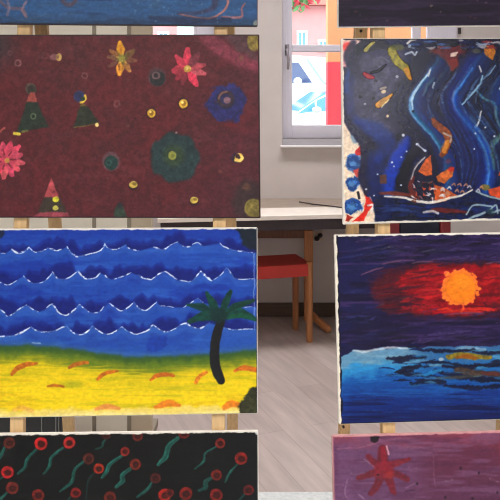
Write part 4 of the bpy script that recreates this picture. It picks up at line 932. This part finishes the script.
# red sky
p.poly([(368, 282), (384, 272), (404, 266), (436, 262), (470, 262), (500, 264), (606, 262), (606, 312), (500, 306), (482, 318), (452, 318), (410, 316), (386, 312), (372, 298)], (96, 30, 44), .9, soft=9, warp=4)
p.poly([(390, 284), (404, 270), (436, 265), (606, 266), (606, 306), (480, 304), (478, 316), (430, 314), (408, 312), (405, 298)], (160, 20, 38), .92, soft=5, warp=3, tex=.25)
for k in range(110):
    x, y = rnd.uniform(372, 590), rnd.uniform(265, 314); p.stroke([(x, y), (x+10, y-rnd.uniform(-1, 2)), (x+rnd.uniform(16, 30), y-rnd.uniform(-1, 4))], [.8, rnd.uniform(1.6, 3.6), .8], rnd.choice([(190, 22, 42), (140, 12, 32), (100, 16, 32), (164, 34, 40), (206, 50, 48), (120, 10, 28)]) if x > 392 else rnd.choice([(90, 26, 42), (72, 32, 54), (110, 30, 44)]), .7, soft=1, h=.0004)
p.poly([(384, 296), (402, 296), (408, 314), (380, 312)], (78, 26, 44), .7, soft=5, warp=3); p.poly([(500, 302), (606, 300), (606, 318), (482, 318), (482, 308)], (92, 28, 48), .7, soft=5, warp=3)
for (a0, b0) in (((380, 264), (410, 260)), ((408, 263), (428, 262)), ((482, 264), (500, 262)), ((440, 315), (478, 314)), ((360, 275), (380, 268))): p.stroke([a0, ((a0[0]+b0[0])/2, (a0[1]+b0[1])/2-1), b0], [.8, 1.6, .8], (136, 92, 116), .7, h=.0005)
for k in range(12): x = rnd.uniform(430, 480); p.stroke([(x, 310), (x+8, 309), (x+14, 311)], 1.4, rnd.choice([(226, 84, 40), (206, 50, 44)]), .7)
# darker ragged strokes over the red, then the sun
for k in range(60):
    x, y = rnd.uniform(366, 428), rnd.uniform(266, 314); w_ = rnd.uniform(14, 30)
    if x+w_ > 436: continue
    p.stroke([(x, y), (x+w_*.5, y-rnd.uniform(0, 3)), (x+w_, y-rnd.uniform(1, 5))], [.6, rnd.uniform(1.4, 3), .6], rnd.choice([(60, 26, 54), (96, 22, 40), (120, 20, 38), (44, 28, 60), (84, 30, 50)]), .55*(1-(x-366)/110), soft=1, h=.0005)
for k in range(34):
    x, y = rnd.uniform(478, 590), rnd.uniform(266, 312); p.stroke([(x, y), (x+10, y-1), (x+24, y-rnd.uniform(-2, 4))], [.6, 2.4, .6], rnd.choice([(110, 26, 46), (134, 20, 36), (92, 30, 56)]), .55, soft=1, h=.0005)
for k in range(52):
    a0 = k*2*pi/52+rnd.uniform(-.1, .1); r = rnd.uniform(15.5, 19.6); p.ell(455.5+r*math.cos(a0), 288+r*math.sin(a0)*.95, rnd.uniform(1.2, 2.4), rnd.uniform(1, 2), (246, rnd.randint(126, 146), 58), .97, soft=.9, warp=.9, h=.0006)
p.ell(455, 288, 17.2, 17.4, (246, 136, 52), 1, soft=1.5, warp=1.4, h=.0003); p.ring(456, 288.5, 15.2, 1.6, (226, 126, 44), .7, warp=.6); p.ell(456.5, 288.5, 14, 14.4, (248, 144, 34), 1, soft=2, warp=.6, h=-.0001, tex=.06)
p.ell(458, 283, 9, 7, (249, 158, 48), .6, soft=6); p.stroke([(458, 304), (459, 309), (456, 312)], 1.6, (244, 120, 50), .8); p.ell(442, 273, 2.6, 2, (250, 140, 66), .8); p.stroke([(440, 312), (456, 311), (476, 313)], [1, 2, 1], (206, 60, 36), .7)
# sea
ybs = np.interp(X, [334, 340, 346, 352, 368, 374, 386, 404, 420, 606], [358, 357, 354, 350, 352, 349.5, 348.5, 348, 347.5, 345])+p.n1*4
t = Y-ybs; sea = smooth(-.8, .8, t)
p.mix(sea, (112, 156, 186), .0003)
p.mix(smooth(9, 19, t+p.n2*9)*sea, (58, 150, 202)); p.mix(smooth(18, 32, t+p.n2*10)*sea, (22, 92, 164)); p.mix(smooth(32, 52, t+p.n1*8)*sea, (16, 56, 132)); p.mix(smooth(52, 72, t)*sea, (18, 38, 104))
p.noise((132, 168, 188), 24, 3, .5, .72, .8, 14, mask=sea*smooth(22, 8, t)); p.noise((30, 110, 180), 40, 2.5, .52, .74, .7, 16, mask=sea*smooth(16, 30, t)*smooth(60, 40, t)); p.noise((12, 24, 80), 46, 2.5, .5, .72, .75, 18, mask=sea*smooth(40, 56, t)); p.noise((40, 84, 156), 50, 1.6, .6, .78, .55, 19, mask=sea*smooth(36, 50, t))
p.mix(smooth(400, 425, X)*smooth(40, 22, t)*sea*.55, (26, 84, 148))
p.stroke([(352, 351), (362, 352.5), (372, 350.5), (386, 348.6), (404, 349)], [1, 2.4, 1.6, 2, 1], (196, 204, 212), .85, soft=1.4, h=.0004)
DK = (22, 24, 54)
for pts, w in (([(384, 358.5), (396, 359.5), (420, 357.5)], [2, 6, 4]), ([(414, 349.5), (440, 352), (470, 350.5)], [2, 3.4, 2]), ([(416, 362), (430, 364), (448, 366), (470, 368)], [2, 5, 6, 4]), ([(392, 372.5), (402, 370), (416, 366.5)], [3, 6, 4]), ([(396, 374.5), (408, 374.5), (430, 378)], [3, 4, 2]), ([(408, 384), (424, 382), (440, 383)], [2.4, 5, 3]), ([(430, 372), (450, 376), (478, 380), (500, 379)], [3, 5, 5, 4]), ([(440, 386), (468, 388), (500, 386)], [2, 4, 3]), ([(468, 352), (486, 354), (502, 352)], [2, 3.4, 3]), ([(470, 365), (490, 366), (520, 364)], [2, 5, 4]), ([(520, 372), (560, 376), (590, 372)], [2, 5, 3])):
    p.stroke(pts, w, DK, .85, soft=1.5, warp=2.0, h=.0005, tex=.3)
    for k in range(5):
        i0 = rnd.randrange(len(pts)); x, y = pts[i0][0]+rnd.uniform(-9, 9), pts[i0][1]+rnd.uniform(-4, 4); p.stroke([(x-rnd.uniform(4, 9), y), (x, y+rnd.uniform(-.6, .6)), (x+rnd.uniform(4, 9), y+rnd.uniform(-1, 1))], [.5, rnd.uniform(1, 2.4), .5], rnd.choice([DK, DK, (40, 110, 160), (14, 30, 84), (80, 140, 170)]), .8, soft=1, warp=1, h=.0004)
for pts, w, c in (([(420, 376), (428, 373.5), (436, 371)], [2, 4, 2], (40, 140, 190)), ([(488, 357.5), (496, 358.5), (512, 357)], [2, 4, 3], (96, 160, 196)), ([(452, 349.5), (460, 348), (474, 349)], [1, 2.4, 1], (130, 160, 184)), ([(400, 363), (412, 362), (424, 361)], [1, 2.6, 1], (104, 158, 192)), ([(472, 349), (481, 350.5)], 2.4, (140, 176, 200)), ([(426, 366), (436, 366.5)], 2, (110, 160, 190)), ([(480, 371), (500, 368)], [2, 3], (30, 110, 176))): p.stroke(pts, w, c, .85, soft=1.4, warp=1, h=.0004)
p.stroke([(444, 358), (456, 356), (470, 357.5), (486, 358)], [4, 6, 6, 2.6], (150, 128, 40), .95, soft=1.4, warp=1.3, h=.0007, tex=.3); p.stroke([(452, 358.5), (462, 357), (472, 359)], [2, 4, 2], (160, 92, 30), .8, soft=2); p.ell(437, 360, 2.4, 1.6, (190, 200, 206), .8)
p.stroke([(452, 371), (460, 371.5), (474, 374), (494, 375)], [5, 7, 5, 4], (92, 66, 52), .9, soft=2, warp=1.4, h=.0006, tex=.35); p.stroke([(478, 374), (495, 375)], [3, 3], (110, 58, 56), .8, soft=1.5); p.stroke([(432, 379), (452, 378), (476, 376)], [1.6, 3, 1.6], (96, 90, 78), .7, soft=1.5)
p.tone(.09, 3, 1.6, 31)
for k in range(90):      # last dry strokes over the sky
    x, y = rnd.uniform(346, 590), rnd.choice([rnd.uniform(238, 264), rnd.uniform(312, 344)]); p.stroke([(x, y), (x+8, y-rnd.uniform(0, 2)), (x+rnd.uniform(14, 26), y-rnd.uniform(0, 4))], [.6, rnd.uniform(1.5, 4), .6], rnd.choice([(78, 56, 112), (62, 46, 100), (92, 74, 124), (44, 30, 70)]), .6, soft=1, h=.0006, dry=.7)
for k in range(60):
    x, y = rnd.choice([rnd.uniform(394, 434), rnd.uniform(478, 580)]), rnd.uniform(268, 312); p.stroke([(x, y), (x+6, y-1), (x+rnd.uniform(10, 16), y-rnd.uniform(0, 3))], [.6, rnd.uniform(1.2, 2.6), .6], rnd.choice([(200, 26, 48), (176, 22, 44), (120, 16, 40), (186, 50, 50)]), .6, soft=1, h=.0006, dry=.7)
for k in range(70):
    x, y = rnd.uniform(342, 590), rnd.uniform(366, 418); p.stroke([(x, y), (x+10, y+rnd.uniform(-1, 1)), (x+rnd.uniform(18, 34), y+rnd.uniform(-1, 1))], [.5, rnd.uniform(.8, 1.8), .5], (50, 130, 190) if y < 385 else rnd.choice([(34, 84, 160), (14, 30, 90), (50, 96, 160)]), .5, soft=.9, h=.0005, dry=.7)
p.gam(1.13)
p.edge('b', 1.0, (16, 20, 44), .5); p.edge('t', 1.1, (232, 226, 216), .9); p.edge('l', 2.8, (18, 18, 40), .5, seed=9); p.edge('l', 1.5, (234, 224, 208), .6)
canvas_painting(PR, C, p, 'sunset painting with orange sun in a red sky over blue water', M['canvas'], .42, relief=.9, bumpk=.3, spec=.25)

# ---- mauve painting with a red starfish
C = [(332.2, 435.8), (606, 428.6), (606, 612), (336, 621)]
p = Paint(C, 411, 277, (112, 72, 108), 81)
X, Y = p.x, p.y
p.mix(smooth(395, 440, X)*.85, (106, 46, 72)); p.mix(smooth(452, 436, Y+p.n1*10)*.8, (148, 72, 92)); p.mix(smooth(480, 500, X)*smooth(470, 440, Y)*.5, (124, 48, 66)); p.mix(smooth(460, 500, Y)*smooth(400, 440, X)*.6, (98, 58, 92))
p.noise((128, 88, 122), 40, 5, .52, .75, .6, 3, h=.0002); p.noise((92, 46, 78), 40, 5, .54, .74, .5, 6, h=.0002)
p.poly([(336, 446), (350, 444), (352, 500), (337, 502)], (122, 82, 120), .5, soft=8, warp=3)
RD = (138, 38, 58)
for pts, w in (([(379.5, 449), (379.5, 457), (381, 468)], [8, 9.5, 12]), ([(384, 466), (394, 463), (406, 459)], [8, 6, 4]), ([(386, 472), (396, 476), (403, 479.5)], [8, 6, 6]), ([(384, 476), (388, 486), (391, 493)], [9, 6.5, 4.5]), ([(378, 476), (374, 486), (369, 494)], [9, 7, 5.5]), ([(376, 472), (366, 475), (357, 478)], [9, 6, 5]), ([(376, 468), (371, 462), (366, 456)], [9, 6.5, 5])):
    p.stroke(pts, w, (120+rnd.randint(-6, 10), 36, 52), .88, soft=1.6, warp=1, h=.0004, tex=.16)
p.ell(380.5, 470, 9.5, 8, RD, .9, soft=3, warp=1.2); p.stroke([(380, 448), (381, 462), (384, 474)], [4, 5, 3], (152, 34, 54), .7, soft=2); p.ell(386, 475, 4, 4, (158, 50, 48), .6, soft=3)
p.stroke([(383.5, 446), (384.5, 450), (385.5, 454)], 1.2, (226, 170, 176), .85); p.ell(375, 475, 1.2, .9, (60, 20, 40), .9)
p.poly([(368, 436), (376.5, 436), (375.5, 441), (372, 443.3), (368.6, 441)], (40, 24, 36), .98, warp=.5)
for pts, w, c in (([(337, 449), (356, 447), (374, 443)], 1, (176, 116, 132)), ([(350, 473), (356, 474), (362, 473)], 1.6, (150, 116, 146)), ([(362, 459), (368, 464), (372, 468)], 1, (180, 140, 160)), ([(346, 480), (344, 494), (348, 500)], 1, (160, 130, 156)), ([(429, 455), (429.5, 472), (431, 488)], .9, (142, 96, 120), ), ([(400, 446), (418, 447)], 1, (156, 100, 118)), ([(438, 482), (448, 480)], 1.4, (150, 120, 140)), ([(486, 479), (494, 482)], 1.8, (150, 120, 140)), ([(404, 467), (416, 469)], 1.2, (140, 96, 126)), ([(402, 488), (412, 483)], 1.2, (150, 116, 146)), ([(356, 495), (362, 500)], 1.2, (166, 140, 166)), ([(402, 491), (410, 490)], 1.2, (60, 30, 56))):
    p.stroke(pts, w, c, .5, h=.0003, warp=.9, dry=.6)
for (x, y) in ((474.5, 473), (413, 484), (441, 498), (468, 499), (456, 468), (493, 493)): p.ell(x, y, 1.1, 1.3, (52, 26, 46), .85)
for k in range(40):
    x, y = rnd.uniform(345, 590), rnd.uniform(505, 605); p.stroke([(x, y), (x+10, y-3), (x+20, y+2)], [.8, 2, .8], rnd.choice([(130, 90, 126), (96, 48, 80), (150, 110, 140)]), .5, soft=1.5)
p.tone(.08, 3, 2, 31)
p.gam(1.06)
p.edge('t', .9, (200, 140, 146), .7); p.edge('l', 1.0, (140, 86, 108), .6)
canvas_painting(PR, C, p, 'mauve painting with a red starfish, bottom of the right column', M['canvas_mauve'], .42, spec=.3)
